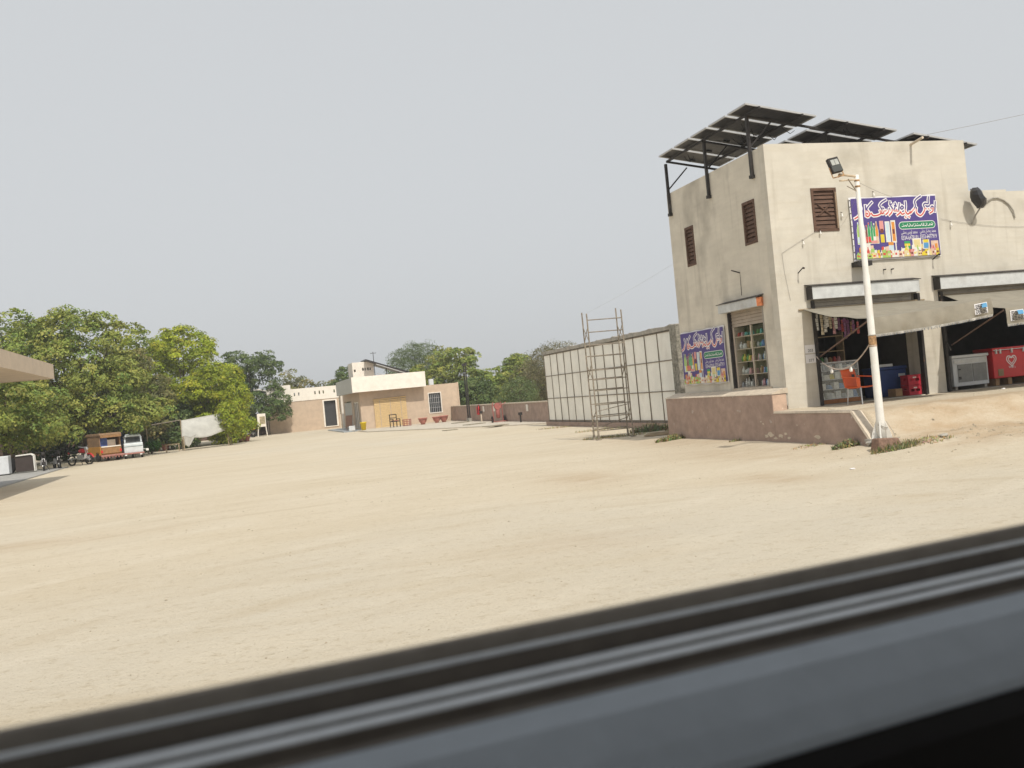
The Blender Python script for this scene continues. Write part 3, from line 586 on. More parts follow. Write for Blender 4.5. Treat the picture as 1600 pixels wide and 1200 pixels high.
    for x, z, w, h, k in ((0.85, .72, .12, .24, 8), (0.85, .66, .09, .10, 9), (0.85, .42, .11, .2, 3), (1.02, .42, .14, .52, 0), (1.02, .45, .09, .46, 10), (1.19, .40, .14, .56, 0), (1.19, .44, .09, .48, 4), (1.19, .62, .06, .12, 9)): rect(x, z, w, h, k)
    rect(0.60, .41, .18, .07, 8)
    r2 = random.Random(21)
    for x, z, w, h, k in ((1.56, .12, .17, .30, 2), (1.56, .30, .17, .06, 3), (1.85, .18, .26, .30, 0), (1.85, .26, .19, .19, 11), (2.12, .20, .2, .24, 0), (2.12, .22, .15, .14, 5), (2.12, .36, .16, .08, 3), (2.38, .16, .22, .24, 6), (2.38, .14, .14, .16, 10), (1.08, .16, .15, .24, 10), (1.08, .34, .15, .08, 4), (1.22, .12, .035, .30, 0), (0.44, .14, .24, .22, 6), (0.40, .24, .15, .16, 0)): rect(x, z, w, h, k)
    for i in range(64):
        x = 0.10+2.36*((i*0.6180339) % 1.0); h = r2.uniform(.14, .30)*(0.7 if i > 30 else 1); w = r2.uniform(.05, .13); k = r2.choice((0,0,1,3,3,4,6,8,11,11,7,0,6)); z = 0.038
        if r2.random() < .4: poly(bottle_poly(x, z, w, h), k)
        else: poly([(x-w/2, z), (x+w/2, z), (x+w*.45, z+h), (x-w*.4, z+h*.95)], k)
        rect(x, z+h*.3, w*.6, h*.3, r2.choice((0, 1, 3, 9, 6, 11)))
    me = mesh_of('product_print', b); [me.materials.append(m) for m in PCOL]; out['product_print'] = me
    b = MB()
    for i in range(10): b.tube((0.015, -0.035, 0.06+i*0.16), (0.015, -0.055, 0.06+i*0.16), 0.012, n=6)
    me = mesh_of('nail', b); me.materials.append(M_IRON); out['eyelets'] = me
    return out
BAN = banner_meshes()
ban1 = thing('shop_banner', 'purple printed shop banner with red and white script above the awnings', 'banner', 2.21, -0.005, 4.25, rz=0, local=True, group='printed shop banners')
for k, me in BAN.items(): part(k, me, None, ban1, kind='stuff' if k in ('title_fill', 'product_print') else None)
ban2 = thing('shop_banner', 'purple printed shop banner on the shaded side wall beside the display window', 'banner', -0.005, 5.21, 1.55, rz=-90, group='printed shop banners')
for k, me in BAN.items(): part(k, me, None, ban2, kind='stuff' if k in ('title_fill', 'product_print') else None)
ban2.scale = (1.0, 1.0, 0.975)

# ---------------- awnings
def awning(label, w0, w1, f0, f1, zl, zr, wz, seed):
    a = thing('awning', label, 'awning', (w0+w1)/2, -0.05, wz, group='canvas awnings over the shop fronts')
    nx, ny = 40, 16; b = MB(); ft = -2.4
    def top(u, v):
        s = (w0+(w1-w0)*u)*(1-v) + (f0+(f1-f0)*u)*v; zf = zl+(zr-zl)*u
        z = wz*(1-v)+zf*v - 0.10*math.sin(math.pi*v)*(0.6+0.4*math.sin(math.pi*u)) - 0.015*math.sin(u*17+seed)*math.sin(math.pi*v)
        z -= 0.05*math.sin(math.pi*u)*v*0.6
        z += (0.022*noise2(u*11+seed, v*5, 3)+0.012*noise2(u*23, v*9+seed, 8))*math.sin(math.pi*min(1, v*1.02))
        return (s, -0.03+(ft+0.03)*v, z)
    for th in (0.0, -0.012):
        o = len(b.v)
        for j in range(ny+1):
            for i in range(nx+1):
                p = top(i/nx, j/ny); b.v.append((p[0], p[1], p[2]+th))
        b.f += [(o+j*(nx+1)+i, o+j*(nx+1)+i+1, o+(j+1)*(nx+1)+i+1, o+(j+1)*(nx+1)+i) for j in range(ny) for i in range(nx)]
    b.m = [0]*len(b.f); part('canvas', b, M_CANVAS, a, smooth=True)
    b = MB(); vh = 0.39
    def val(u, v):
        p = top(u, 1.0); ho = (math.sin(u*21+seed)*0.03 + 0.02*math.sin(u*53) + 0.04*noise2(u*14, v*2, seed))*v
        return (p[0], p[1]-0.012-0.05*math.sin(v*2.0)+ho, p[2]-vh*v)
    n2 = 70
    for th in (0, 0.012):
        o = len(b.v)
        for j in range(7):
            for i in range(n2+1): q = val(i/n2, j/6); b.v.append((q[0], q[1]+th, q[2]))
        b.f += [(o+j*(n2+1)+i, o+j*(n2+1)+i+1, o+(j+1)*(n2+1)+i+1, o+(j+1)*(n2+1)+i) for j in range(6) for i in range(n2)]
    b.m = [0]*len(b.f); vl = part('valance', b, M_CANVAS, a, smooth=True)
    b = MB(); c = MB()
    for i in range(n2*2):
        q = val(i/(n2*2), 1.0); b.tube((q[0], q[1]-0.004, q[2]+0.02), (q[0]+0.004, q[1]-0.004, q[2]-0.035), 0.010, 0.006, n=4)
        if i % 3 == 1: c.tube((q[0], q[1]+0.002, q[2]+0.0), (q[0]+0.003, q[1]+0.004, q[2]-0.05), 0.012, 0.004, n=4)
    part('fringe', b, M_FRINGE, vl, kind='stuff'); part('blue_tassels', c, M_NAVY, vl, kind='stuff')
    fb = top(0, 1); fe = top(1, 1)
    part('front_bar', MB().tube((fb[0], fb[1]+0.03, fb[2]-0.085), (fe[0], fe[1]+0.03, fe[2]-0.085), 0.018), M_IRON, a)
    part('wall_bar', MB().tube((w0-0.1, -0.03, wz-0.01), (w1+0.1, -0.03, wz+0.01), 0.018), M_WOOD, a)
    part('left_arm', MB().tube((fb[0], fb[1]+0.04, fb[2]-0.04), (0.94 if w0 < 1 else w0+.1, -0.06, 1.98), 0.02), mat('brown_arm_pipe', (0.16, 0.10, 0.075), 0.7, 0.2, 8), a)
    part('arm_stub', MB().tube((0.9 if w0 < 1 else w0-.02, -0.06, 2.05), (0.68 if w0 < 1 else w0-.32, -0.5, 1.85), 0.02), M_IRON, a)
        # stitched maker's label on the valance
    def vp(s, v, d): u = (s-f0)/(f1-f0); q = val(u, v); return (q[0], q[1]-d, q[2])
    lab0 = f1-0.50 if seed == 1 else f0+0.10; lab1 = lab0+0.36
    b = MB(); b.mi(0); b.quad(vp(lab0, .80, .016), vp(lab1, .80, .016), vp(lab1, .18, .016), vp(lab0, .18, .016))
    b.mi(1); b.quad(vp(lab0+.18, .46, .022), vp(lab1-.02, .46, .022), vp(lab1-.02, .22, .022), vp(lab0+.18, .22, .022))
    r2 = random.Random(seed)
    for row, v in enumerate((.24, .34, .44, .54, .63, .72)):
        x = lab0+0.02
        while x < (lab0+.16 if row < 3 else lab1-.04):
            l = r2.uniform(.03, .07); b.mi(2); b.quad(vp(x, v+.05, .025), vp(x+l, v+.05, .025), vp(x+l, v, .025), vp(x, v, .025)); x += l+.015
    part('maker_label', b, [M_PWHITE, mat('label_blue', (0.12, 0.35, 0.6), 0.5), M_INK], vl)
    return a
awning('left canvas awning with fringed valance, nearest the white lamp pole', 0.62, 4.05, 0.70, 3.95, 2.71, 2.95, 3.17, 1)
awning('right canvas awning with fringed valance, above the red and white freezers', 4.72, 8.35, 4.33, 8.00, 2.69, 2.95, 3.26, 2)

# ------------------------------------------------------------------ platform wall beside the shop
pw = thing('platform_wall', 'brown painted retaining wall with stepped pale coping along the shop side', 'wall', -0.3, 1.0, 0)
def plane_wall(pts, s0, s1):                               # polygon in (t, z), extruded over s
    return MB().prism(pts, s0, s1, 'yz')
part('tall_section', plane_wall([(-0.05, -0.2), (5.75, -0.2), (5.75, 1.20), (-0.05, 1.20)], -0.45, -0.06), M_BROWN, pw)
part('lit_end_face', MB().box(-0.44, -0.07, -0.056, -0.0505, 0.80, 1.18), mat('sunlit_pink_tone', (0.58, 0.42, 0.32), 0.9, 0.12, 5, wear=((0.8, 0.76, 0.66), 0.8, 4, (1, 1, 1))), pw)  # sunlit look of the end face painted as a lighter pink tone
part('coping', MB().prism([(-0.47, 1.203), (-0.452, 1.23), (-0.10, 1.33), (-0.02, 1.33), (-0.02, 1.203)], -0.075, 5.77, 'xz'), M_CAP, pw)
part('low_section', plane_wall([(-3.58, -0.2), (-0.06, -0.2), (-0.06, 0.745), (-3.02, 0.745), (-3.58, 0.12)], -0.45, -0.24), M_BROWN, pw)
b = MB()
for (t0, z0), (t1, z1) in (((-0.08, 0.75), (-3.03, 0.75)), ((-3.03, 0.75), (-3.62, 0.10))):
    n_ = Vector((0, -(z1-z0), (t1-t0))).normalized(); n_ = n_ if n_.z > 0 else -n_; h = n_*0.05
    b.hexa([(-0.47, t0, z0), (-0.47, t1, z1), (-0.22, t1, z1), (-0.22, t0, z0), (-0.455, t0+h.y, z0+h.z), (-0.455, t1+h.y, z1+h.z), (-0.22, t1+h.y, z1+h.z), (-0.22, t0+h.y, z0+h.z)])
part('low_coping', b, M_CAP, pw)
part('platform_top', MB().box(-0.10, 0.0-0.006, -0.04, 5.7, 0.9, 1.30), M_CONC, pw)
r2 = random.Random(14)
for t_, z_, q_ in ((0.35, .20, .10), (0.15, .25, .13), (-0.05, .16, .09), (-0.28, .22, .10), (-0.5, .27, .07), (-0.62, .18, .08), (-1.75, .22, .10), (0.55, .55, .05), (0.45, .50, .04), (-1.0, .48, .03)):
    n_ = 9; ps_ = [(t_+q_*r2.uniform(.4, 1.1)*math.cos(a)*1.2, z_+q_*r2.uniform(.35, .9)*math.sin(a)*.7) for a in np.linspace(0, 5.6, n_)]
    part('peeled_patch', MB().prism(ps_, -0.4535, -0.4505, 'yz'), M_CAP, pw)
part('rear_return', MB().box(-0.058, 2.2, 5.40, 5.75, -0.2, 1.2), M_BROWN, pw)

# ------------------------------------------------------------------ advertising hoarding
hd = thing('hoarding', 'blank white sheet-metal hoarding in a steel grid beyond the shop', 'hoarding', 2.4, 18, 0)
cols = [25.06, 24.09, 23.12, 22.14, 21.17, 20.15, 19.18, 18.2, 17.17, 16.12, 15.06, 14.03, 12.97, 11.85, 10.73]; rows = [0.27, 1.34, 2.44, 3.47]
for i in range(14):
    for j in range(3):
        t1, t0 = cols[i]-0.012, cols[i+1]+0.012; d = rng.uniform(-0.008, 0.008); d2_ = rng.uniform(-0.008, 0.008)
        b = MB().hexa([(2.34+d, t0, rows[j]+.012), (2.34+d2_, t1, rows[j]+.012), (2.36, t1, rows[j]+.012), (2.36, t0, rows[j]+.012), (2.34+d2_, t0, rows[j+1]-.012), (2.34+d, t1, rows[j+1]-.012), (2.36, t1, rows[j+1]-.012), (2.36, t0, rows[j+1]-.012)])
        part('sheet_panel', b, M_PANEL, hd)
for c in cols: part('upright_bar', MB().box(2.31, 2.335, c-0.017, c+0.017, 0.20, 3.50), M_FRAME, hd)
for r in rows: part('cross_bar', MB().box(2.314, 2.33, 10.70, 25.10, r-0.017, r+0.017), M_FRAME, hd)
b = MB(); n = 60
for k in range(n+1):
    t = 10.12+15.05*k/n; z = 3.66+0.03*noise2(t*2.1, 0, 3)+(0.03 if k % 7 == 2 else 0)
    b.v += [(2.27, t, 3.515), (2.27, t, z), (2.62, t, z+0.01), (2.62, t, 3.515)]
b.f = [(k*4+q, k*4+(q+1) % 4, (k+1)*4+(q+1) % 4, (k+1)*4+q) for k in range(n) for q in range(4)] + [(0,1,2,3), (n*4+3, n*4+2, n*4+1, n*4)]; b.m = [0]*len(b.f)
part('top_beam', b, M_CONC, hd)
part('backing_wall', MB().box(2.37, 2.60, 10.6, 25.1, 0.2, 3.51), M_CONC, hd)
b = MB(); n = 14
for k in range(n+1):
    z = -0.1+3.74*k/n; j = lambda q: 0.025*noise2(z*4, q, q*3.0)
    b.v += [(2.24+j(1), 10.12+j(2), z), (2.66+j(3), 10.12+j(4), z), (2.66, 10.62, z), (2.24, 10.62, z)]
b.f = [(k*4+q, k*4+(q+1) % 4, (k+1)*4+(q+1) % 4, (k+1)*4+q) for k in range(n) for q in range(4)] + [(3,2,1,0), (n*4, n*4+1, n*4+2, n*4+3)]; b.m = [0]*len(b.f)
part('end_column', b, M_ROUGHC, hd)
part('plinth', MB().box(2.22, 2.60, 5.8, 25.3, -0.2, 0.195), M_BROWN, hd)

# ------------------------------------------------------------------ scaffold tower
sf = thing('scaffold_tower', 'tall narrow steel pipe scaffold tower standing before the white hoarding', 'scaffold', -1.33, 9.2, 0, rz=-3)
HW, HD = 1.20, 0.55
legs = {}
for i, (x, y) in enumerate(((0, 0), (HW, 0), (0.02, HD), (HW+0.02, HD))):
    top_z = (4.16, 4.22, 4.25, 4.32)[i]
    lg = part('upright_pipe', MB().tube((x, y, 0.06), (x-0.02, y, top_z), 0.024), M_PIPE, sf)
    part('base_jack', MB().tube((x, y, 0.0), (x, y, 0.3), 0.036).box(x-0.08, x+0.08, y-0.08, y+0.08, -0.02, 0.03), M_PIPE, lg)
for k, z in enumerate((0.30, 0.75, 1.15, 1.62, 1.98, 2.30, 2.75, 3.12, 3.55, 3.95)):
    for y in ((0, HD) if k < 8 else (0,)):
        part('rung', MB().tube((0, y, z+(0.0 if y == 0 else 0.03)), (HW, y, z+(0.0 if y == 0 else 0.03)), 0.017), M_PIPE, sf)
for x in (0, HW):
    for z0, z1 in ((0.45, 0.95), (1.95, 2.5), (3.2, 3.75)):
        part('side_brace', MB().tube((x, 0, z0), (x, HD, z1), 0.013), M_PIPE, sf)
        part('side_brace', MB().tube((x, HD, z0+0.05), (x, 0, z1+0.05), 0.013), M_PIPE, sf)
part('diagonal_brace', MB().tube((0.05, HD+.02, 0.35), (HW, HD+.02, 0.62), 0.013), M_PIPE, sf)
part('diagonal_brace', MB().tube((0.05, 0-.02, 0.95), (HW-.05, -.02, 1.10), 0.013), M_PIPE, sf)
b = MB()
pl = thing('plank_pile', 'low pile of old wooden planks on the ground right of the scaffold foot', 'planks', 0.0, 8.3, 0, rz=-12)
for k in range(4): part('plank', MB().box(-0.15+0.1*k, 0.95+0.07*k, -0.25+0.17*k, -0.12+0.17*k, 0.02+0.012*k, 0.06+0.012*k), M_WOOD, pl)
part('plank', MB().box(0.1, 0.2, -0.3, 0.5, 0.0, 0.022), M_WOOD, pl)

# ------------------------------------------------------------------ floodlight pole
po = thing('lamp_pole', 'white painted pole with rusty bands carrying a floodlight before the shop', 'lamp pole', -0.28, -3.72, 0.2, local=True)
b = MB(); prof = [(0.088, 0.0), (0.085, 0.35), (0.080, 0.6), (0.073, 1.86), (0.068, 2.06), (0.066, 3.3), (0.058, 3.35), (0.056, 4.3), (0.046, 4.35), (0.044, 5.35), (0.0, 5.36)]
part('shaft', MB().lathe(prof, n=20), M_WHITE, po, smooth=True)
part('rust_band', MB().lathe([(0.0745, 1.90), (0.0755, 1.91), (0.0745, 2.08), (0.0725, 2.09)], n=20), M_RUST, po, smooth=True)
part('collar', MB().lathe([(0.076, 2.092), (0.085, 2.095), (0.085, 2.108), (0.074, 2.112)], n=20), M_CONC, po)
part('collar', MB().lathe([(0.0755, 1.872), (0.080, 1.875), (0.080, 1.888), (0.0755, 1.89)], n=20), M_RUST, po)
for z in (5.10, 5.22): part('top_clamp', MB().lathe([(0.046, z), (0.054, z+.005), (0.054, z+.03), (0.046, z+.035)], n=16), M_RUST, po)
for q in range(4):
    a = math.pi/4+q*math.pi/2; c_, s_ = math.cos(a), math.sin(a)
    part('base_fin', MB().prism([(0.09, 0.0), (0.20, 0.0), (0.19, 0.12), (0.09, 0.38)], -0.012, 0.012, 'xz') if q == 0 else MB().hexa([(0.09*c_-.012*s_, 0.09*s_+.012*c_, 0), (0.20*c_-.012*s_, 0.20*s_+.012*c_, 0), (0.20*c_+.012*s_, 0.20*s_-.012*c_, 0), (0.09*c_+.012*s_, 0.09*s_-.012*c_, 0), (0.09*c_-.012*s_, 0.09*s_+.012*c_, .36), (0.18*c_-.012*s_, 0.18*s_+.012*c_, .12), (0.18*c_+.012*s_, 0.18*s_-.012*c_, .12), (0.09*c_+.012*s_, 0.09*s_-.012*c_, .36)]), M_WHITE, po)
part('base_plate', MB().box(-0.24, 0.24, -0.24, 0.24, -0.04, 0.015), M_CONC, po)
part('bracket_arm', MB().tube((0, 0, 5.32), (-0.45, -0.06, 5.36), 0.025).tube((0, 0, 5.26), (-0.42, -0.02, 5.24), 0.016), mat('cream_bracket', (0.62, 0.50, 0.36), 0.7, 0.2, 8), po)
part('bracket_strut', MB().tube((-0.02, 0, 5.0), (-0.22, -0.02, 5.27), 0.012).tube((-0.02, 0, 5.02), (-0.28, -0.05, 5.12), 0.009), M_PIPE, po)
def rotm(ax, ang_): return Matrix.Rotation(ang_, 3, ax)
R_ = rotm('Y', math.radians(-11)) @ rotm('X', math.radians(-14)); fc = Vector((-0.545, -0.10, 5.50))
def fp(x, y, z): return fc + R_ @ Vector((x, y, z))
def fbox(x0, x1, y0, y1, z0, z1): return MB().hexa([fp(x0,y0,z0), fp(x1,y0,z0), fp(x1,y1,z0), fp(x0,y1,z0), fp(x0,y0,z1), fp(x1,y0,z1), fp(x1,y1,z1), fp(x0,y1,z1)])
fl = part('floodlight', fbox(-0.12, 0.12, -0.035, 0.05, -0.12, 0.20), M_IRON, po, bev=0.01)
for x0, x1 in ((-0.085, -0.005), (0.005, 0.085)): part('lens', fbox(x0, x1, -0.045, -0.037, 0.03, 0.15), mat('lamp_lens', (0.42, 0.43, 0.40), 0.25, 0.05, 5), fl)
part('reflector_shade', fbox(-0.11, 0.11, -0.043, -0.037, -0.11, 0.02), mat('dark_green_grey', (0.075, 0.08, 0.075), 0.4, 0.1, 5), fl)
part('yoke', MB().path([fp(-0.13, 0.02, 0.02), fp(-0.13, 0.03, -0.2), fp(0.13, 0.03, -0.2), fp(0.13, 0.02, 0.02)], 0.012).tube(fp(0, 0.03, -0.2), (-0.44, -0.06, 5.36), 0.02), M_RUST, fl)
part('tie_wire', MB().path([(0.12, -0.02, 0.28), (0.10, -0.09, 0.22), (0, -0.12, 0.24), (-0.11, -0.05, 0.30)], 0.008).path([(0.1, -0.05, 0.35), (0.22, -0.08, 0.12), (0.25, -0.1, 0.0)], 0.006), M_CONC, po)
# kerb stones and rubble at its foot
r2 = random.Random(4)
def stone(mb, c, q, r2, flat=0.6):
    mb.lathe_ell(c, (q*r2.uniform(.8, 1.2), q*r2.uniform(.7, 1.1), q*flat), 7, 5); o = len(mb.v)-28
    for i in range(o, len(mb.v)): x, y, z = mb.v[i]; mb.v[i] = (x+r2.uniform(-.12, .12)*q, y+r2.uniform(-.12, .12)*q, z+r2.uniform(-.10, .10)*q)
M_BRICK = mat('old_brick', (0.26, 0.165, 0.12), 0.95, 0.2, 9, 0.8, 30)
for s, t, q, rzz, lab in ((-0.62, -4.25, 0.40, 4, 'dark broken brick block in front of the lamp pole foot'),):
    b = MB(); b.hexa([(-0.27, -0.16, -0.12), (0.28, -0.18, -0.12), (0.27, 0.16, -0.1), (-0.25, 0.17, -0.1), (-0.24, -0.10, 0.20), (0.24, -0.12, 0.17), (0.23, 0.12, 0.16), (-0.22, 0.12, 0.19)])
    solo('brick_block', lab, 'brick', b, M_BRICK, s, t, gh(s, t)+0.02, rz=rzz, bev=0.03)
for i, (s, t, q, lab) in enumerate(((-0.48, -3.66, 0.15, 'upper flat stone between the wall end and the lamp pole'), (-0.50, -3.86, 0.12, 'lower flat stone between the wall end and the lamp pole'), (0.55, -4.5, 0.09, 'small dark stone on the dirt slope right of the pole'))):
    b = MB(); stone(b, (0, 0, 0), q, r2, 0.4); solo('stone', lab, 'stone', b, M_CONC, s, t, gh(s, t)+0.05, rz=10, smooth=False)

# ------------------------------------------------------------------ wires
def sag(p0, p1, d, n=14):
    p0, p1 = Vector(p0), Vector(p1); return [p0.lerp(p1, k/n) - Vector((0, 0, d*4*(k/n)*(1-k/n))) for k in range(n+1)]
M_WIRE = mat('grey_cable', (0.30, 0.28, 0.26), 0.7, 0.1, 5)
M_WIREP = mat('pale_cable', (0.50, 0.42, 0.36), 0.7, 0.1, 5)
def wire(label, pts, r=0.008, m=None):
    o = pts[0]; return solo('cable', label, 'cable', MB().path([tuple(p) for p in pts], r, 5), m or M_WIRE, o[0], o[1], o[2])
wire('thin cable rising from the roof edge to the right through the sky', sag((4.38, 0.3, 7.35), (12.0, -1.5, 8.4), 0.05), 0.005)
wire('thin faint cable slanting down through the sky left of the shop', sag((0.05, 5.0, 5.2), (-1.5, 9.5, 4.1), 0.05), 0.003, M_STEEL)
wire('thin stay wire from the lamp pole top to the wall above the banner', sag((-0.28, -3.72, 5.42), (3.5, -0.02, 5.80), 0.02), 0.0035)
wire('loose wire hanging on the wall left of the shuttered front window', [(1.25, -0.02, 5.05), (0.55, -0.02, 4.72), (0.22, -0.02, 4.55), (0.24, -0.02, 4.1), (0.33, -0.02, 3.4)], 0.0035)
wire('slack wire running right along the wall from the banner edge', sag((4.9, -0.02, 5.2), (8.5, -0.02, 4.9), 0.12), 0.0035)
wire('drooping wire on the left wall from pole bracket to window corner', sag((-0.28, -3.72, 5.2), (1.9, -0.03, 5.1), 0.05), 0.0025)
sp_ = sag((0.86, -0.07, 2.0), (-0.28, -3.65, 2.16), 0.42)
cb = thing('bulb_string', 'pale drooping cable with small white bulbs between shutter guide and lamp pole', 'bulb string', 0.86, -0.07, 2.0)
part('cable', MB().path([tuple(p) for p in sp_], 0.014, 6), M_WIREP, cb)
for k in (4, 9):
    p = sp_[k]; part('bulb', MB().lathe([(0.012, 0), (0.018, -.04), (0.035, -.08), (0.03, -.12), (0.008, -.13)], (p.x, p.y, p.z), 10), mat('white_bulb', (0.85, 0.83, 0.78), 0.4, 0.02, 5), cb, smooth=True)
for s, z, lab in ((1.32, 4.98, 'white wall bulb at the lower left corner of the front window'), (0.82, 4.75, 'small hanging glass bulb on the wall left of the front window'), (2.95, 5.86, 'small lamp holder over the top edge of the front banner'), (5.18, 5.02, 'small hanging bulb on the wall right of the front banner'), (1.98, 5.38, 'white bulb beside the right edge of the front window')):
    c = thing('wall_bulb', lab, 'bulb', s, -0.03, z, group='bulbs on the shop front')
    part('holder', MB().tube((s, -0.005, z+0.1), (s, -0.05, z+0.08), 0.008), M_IRON, c)
    part('bulb', MB().lathe([(0.008, .06), (0.012, .03), (0.024, .0), (0.02, -.03), (0.004, -.035)], (s, -0.05, z), 10), mat('white_bulb', (0.85, 0.83, 0.78)), c, smooth=True)
# bagged street lamp on the annex wall
bl = thing('bagged_lamp', 'black plastic-wrapped lamp head on a bent arm at the roof step', 'lamp', 5.95, -0.1, 5.2)
b = MB(); r2 = random.Random(8)
b.lathe_ell((5.84, -0.3, 5.64), (0.19, 0.17, 0.27), 9, 7)
b.v = [(x+0.30*(5.66-z)+r2.uniform(-.025, .025), y+r2.uniform(-.025, .025), z+r2.uniform(-.025, .025)) for x, y, z in b.v]
part('plastic_wrap', b, mat('black_plastic_bag', (0.03, 0.028, 0.03), 0.35, 0.2, 8, spec=0.5), bl)
part('arm', MB().path([(5.98, -0.28, 5.48), (5.92, -0.22, 5.35), (5.86, -0.12, 5.2), (5.86, -0.005, 5.02)], 0.022), M_CONC, bl)

# ------------------------------------------------------------------ things at the shop front
def goods(kind, label, cat, col, s, t, z, w, h, d, group, rz=0):
    m = mat('goods_%02d%02d%02d' % tuple(int(c*99) for c in col), col, 0.5, 0.15, 18)
    b = MB()
    if kind == 'jar': b.lathe([(w*.42, 0), (w*.5, h*.05), (w*.5, h*.70), (w*.34, h*.82), (w*.34, h), (0.001, h)], n=10)
    elif kind == 'bottle': b.lathe([(w*.4, 0), (w*.42, h*.5), (w*.36, h*.65), (w*.14, h*.8), (w*.16, h), (0.001, h)], n=10)
    elif kind == 'box': b.box(-w/2, w/2, -d/2, d/2, 0, h)
    else: b.hexa([(-w*.45, -d*.5, 0), (w*.5, -d*.45, 0), (w*.45, d*.5, 0), (-w*.5, d*.4, 0), (-w*.32, -d*.25, h), (w*.36, -d*.2, h*.92), (w*.3, d*.25, h*.95), (-w*.35, d*.2, h*.97)])
    return solo({'jar': 'jar', 'bottle': 'bottle', 'box': 'carton', 'packet': 'packet'}[kind], label, cat, b, m, s, t, z, rz=rz or 0.01, group=group, smooth=(kind in ('jar', 'bottle')), bev=0.006 if kind in ('box', 'packet') else 0)
NTH = ['first','second','third','fourth','fifth','sixth','seventh','eighth','ninth','tenth','eleventh','twelfth','thirteenth','fourteenth']
KN = {'jar': 'jar', 'bottle': 'bottle', 'box': 'carton', 'packet': 'packet'}
CN = [('white', (.70,.70,.66)), ('blue', (.12,.25,.50)), ('teal', (.10,.38,.36)), ('green', (.12,.36,.12)), ('yellow', (.66,.55,.10)), ('red', (.50,.08,.07)), ('pink', (.62,.33,.36)), ('brown', (.36,.22,.12)), ('grey', (.40,.42,.42)), ('cream', (.66,.58,.42))]
CD = dict(CN)
# side display window: frame, shelves, glass and goods
dw = thing('display_cabinet', 'glazed display cabinet with shelves of goods set in the side wall', 'cabinet', 0.3, 1.55, 1.38)
dw_t0, dw_t1, dw_m = 0.75, 2.30, 1.47
SH = [1.40, 1.73, 2.06, 2.39, 2.72]
M_DFR = mat('cream_cabinet_wood', (0.56, 0.47, 0.38), 0.7, 0.1, 5)
for a, b_ in ((0.74, 0.79), (2.30, 2.39), (1.45, 1.495)): part('upright', MB().box(0.06, 0.36, a, b_, 1.385, 2.975) if a != 1.45 else MB().box(0.055, 0.10, a, b_, 1.385, 2.975), M_DFR, dw)
for z in SH: part('shelf', MB().box(0.062, 0.44, 0.80, 2.295, z-0.016, z+0.004), M_DFR, dw)
part('backing', MB().box(0.45, 0.47, 0.74, 2.38, 1.385, 2.975), mat('cabinet_backing', (0.22, 0.20, 0.17), 0.9), dw)
part('sill', MB().box(-0.03, 0.3, 0.60, 2.52, 1.315, 1.379), M_CAP, dw)
part('glass_pane', MB().box(0.045, 0.05, 0.80, 1.448, 1.40, 2.97), GLASS, dw); part('glass_pane', MB().box(0.045, 0.05, 1.497, 2.298, 1.40, 2.97), GLASS, dw)
plan = {(0, 'L'): [('jar','grey')]*2+[('bottle','white')]*3+[('jar','white'),('packet','grey'),('packet','cream')], (0, 'R'): [('jar','white'),('packet','pink'),('bottle','pink'),('jar','blue'),('packet','white'),('jar','grey')],
        (1, 'L'): [('bottle','white'),('jar','white'),('jar','grey'),('packet','pink'),('packet','pink')], (1, 'R'): [('bottle','cream'),('packet','brown'),('packet','pink'),('packet','blue'),('packet','teal'),('packet','blue')],
        (2, 'L'): [('bottle','green'),('bottle','yellow'),('bottle','green'),('packet','yellow'),('packet','pink')], (2, 'R'): [('packet','pink'),('jar','grey'),('jar','blue'),('bottle','white'),('bottle','green'),('bottle','teal')],
        (3, 'L'): [('bottle','white'),('jar','white'),('box','brown'),('box','cream')], (3, 'R'): [('jar','grey'),('jar','teal'),('jar','blue'),('jar','blue'),('box','white')],
        (4, 'L'): [('packet','red'),('packet','pink'),('jar','teal'),('packet','teal')], (4, 'R'): [('packet','green'),('packet','teal'),('packet','teal')]}
ORD = ['bottom', 'second', 'middle', 'fourth', 'top']
r2 = random.Random(31)
for (row, side_), items in plan.items():
    t0, t1 = (1.53, 2.27) if side_ == 'L' else (0.83, 1.42)
    for i, (k, cn) in enumerate(items):
        t = t1-(t1-t0)*(i+.5)/len(items); w = min(0.13, (t1-t0)/len(items)*0.92); h = {'jar': .15, 'bottle': .22, 'box': .2, 'packet': .17}[k]*r2.uniform(.8, 1.12)
        if row == 4: h *= .7
        c = tuple(min(.9, x*r2.uniform(.9, 1.1)) for x in CD[cn])
        goods(k, f'{cn} {KN[k]}, {NTH[i]} from left, {ORD[row]} shelf, {"left" if side_=="L" else "right"} half of side display cabinet', KN[k], CD[cn], 0.16+r2.uniform(-.03, .06), t, SH[row]+0.005, w, h, 0.09, 'goods in the side display cabinet', rz=r2.uniform(-12, 12))
# glass counter inside the left shop
sc_ = thing('glass_counter', 'glass shop counter stacked with packets behind the orange chair', 'counter', 1.65, 0.5, FZ+0.006)
cs = [FZ+0.12, FZ+0.36, FZ+0.60, FZ+0.82]
part('base', MB().box(1.12, 2.28, 0.30, 0.80, FZ+0.007, FZ+0.10), mat('orange_brown_wood', (0.42, 0.19, 0.08), 0.7, 0.15, 6), sc_)
for z in cs: part('shelf', MB().box(1.12, 2.28, 0.32, 0.80, z-0.012, z), M_FRIDGE, sc_)
for u in (1.12, 2.26): part('corner_post', MB().box(u, u+0.022, 0.305, 0.327, FZ+0.1, cs[-1]+0.2), M_ALU, sc_)
part('front_glass', MB().box(1.146, 2.256, 0.312, 0.316, FZ+0.11, cs[-1]+0.18), GLASS, sc_)
part('top_frame', MB().box(1.12, 2.28, 0.305, 0.33, cs[-1]+0.18, cs[-1]+0.21), M_ALU, sc_)
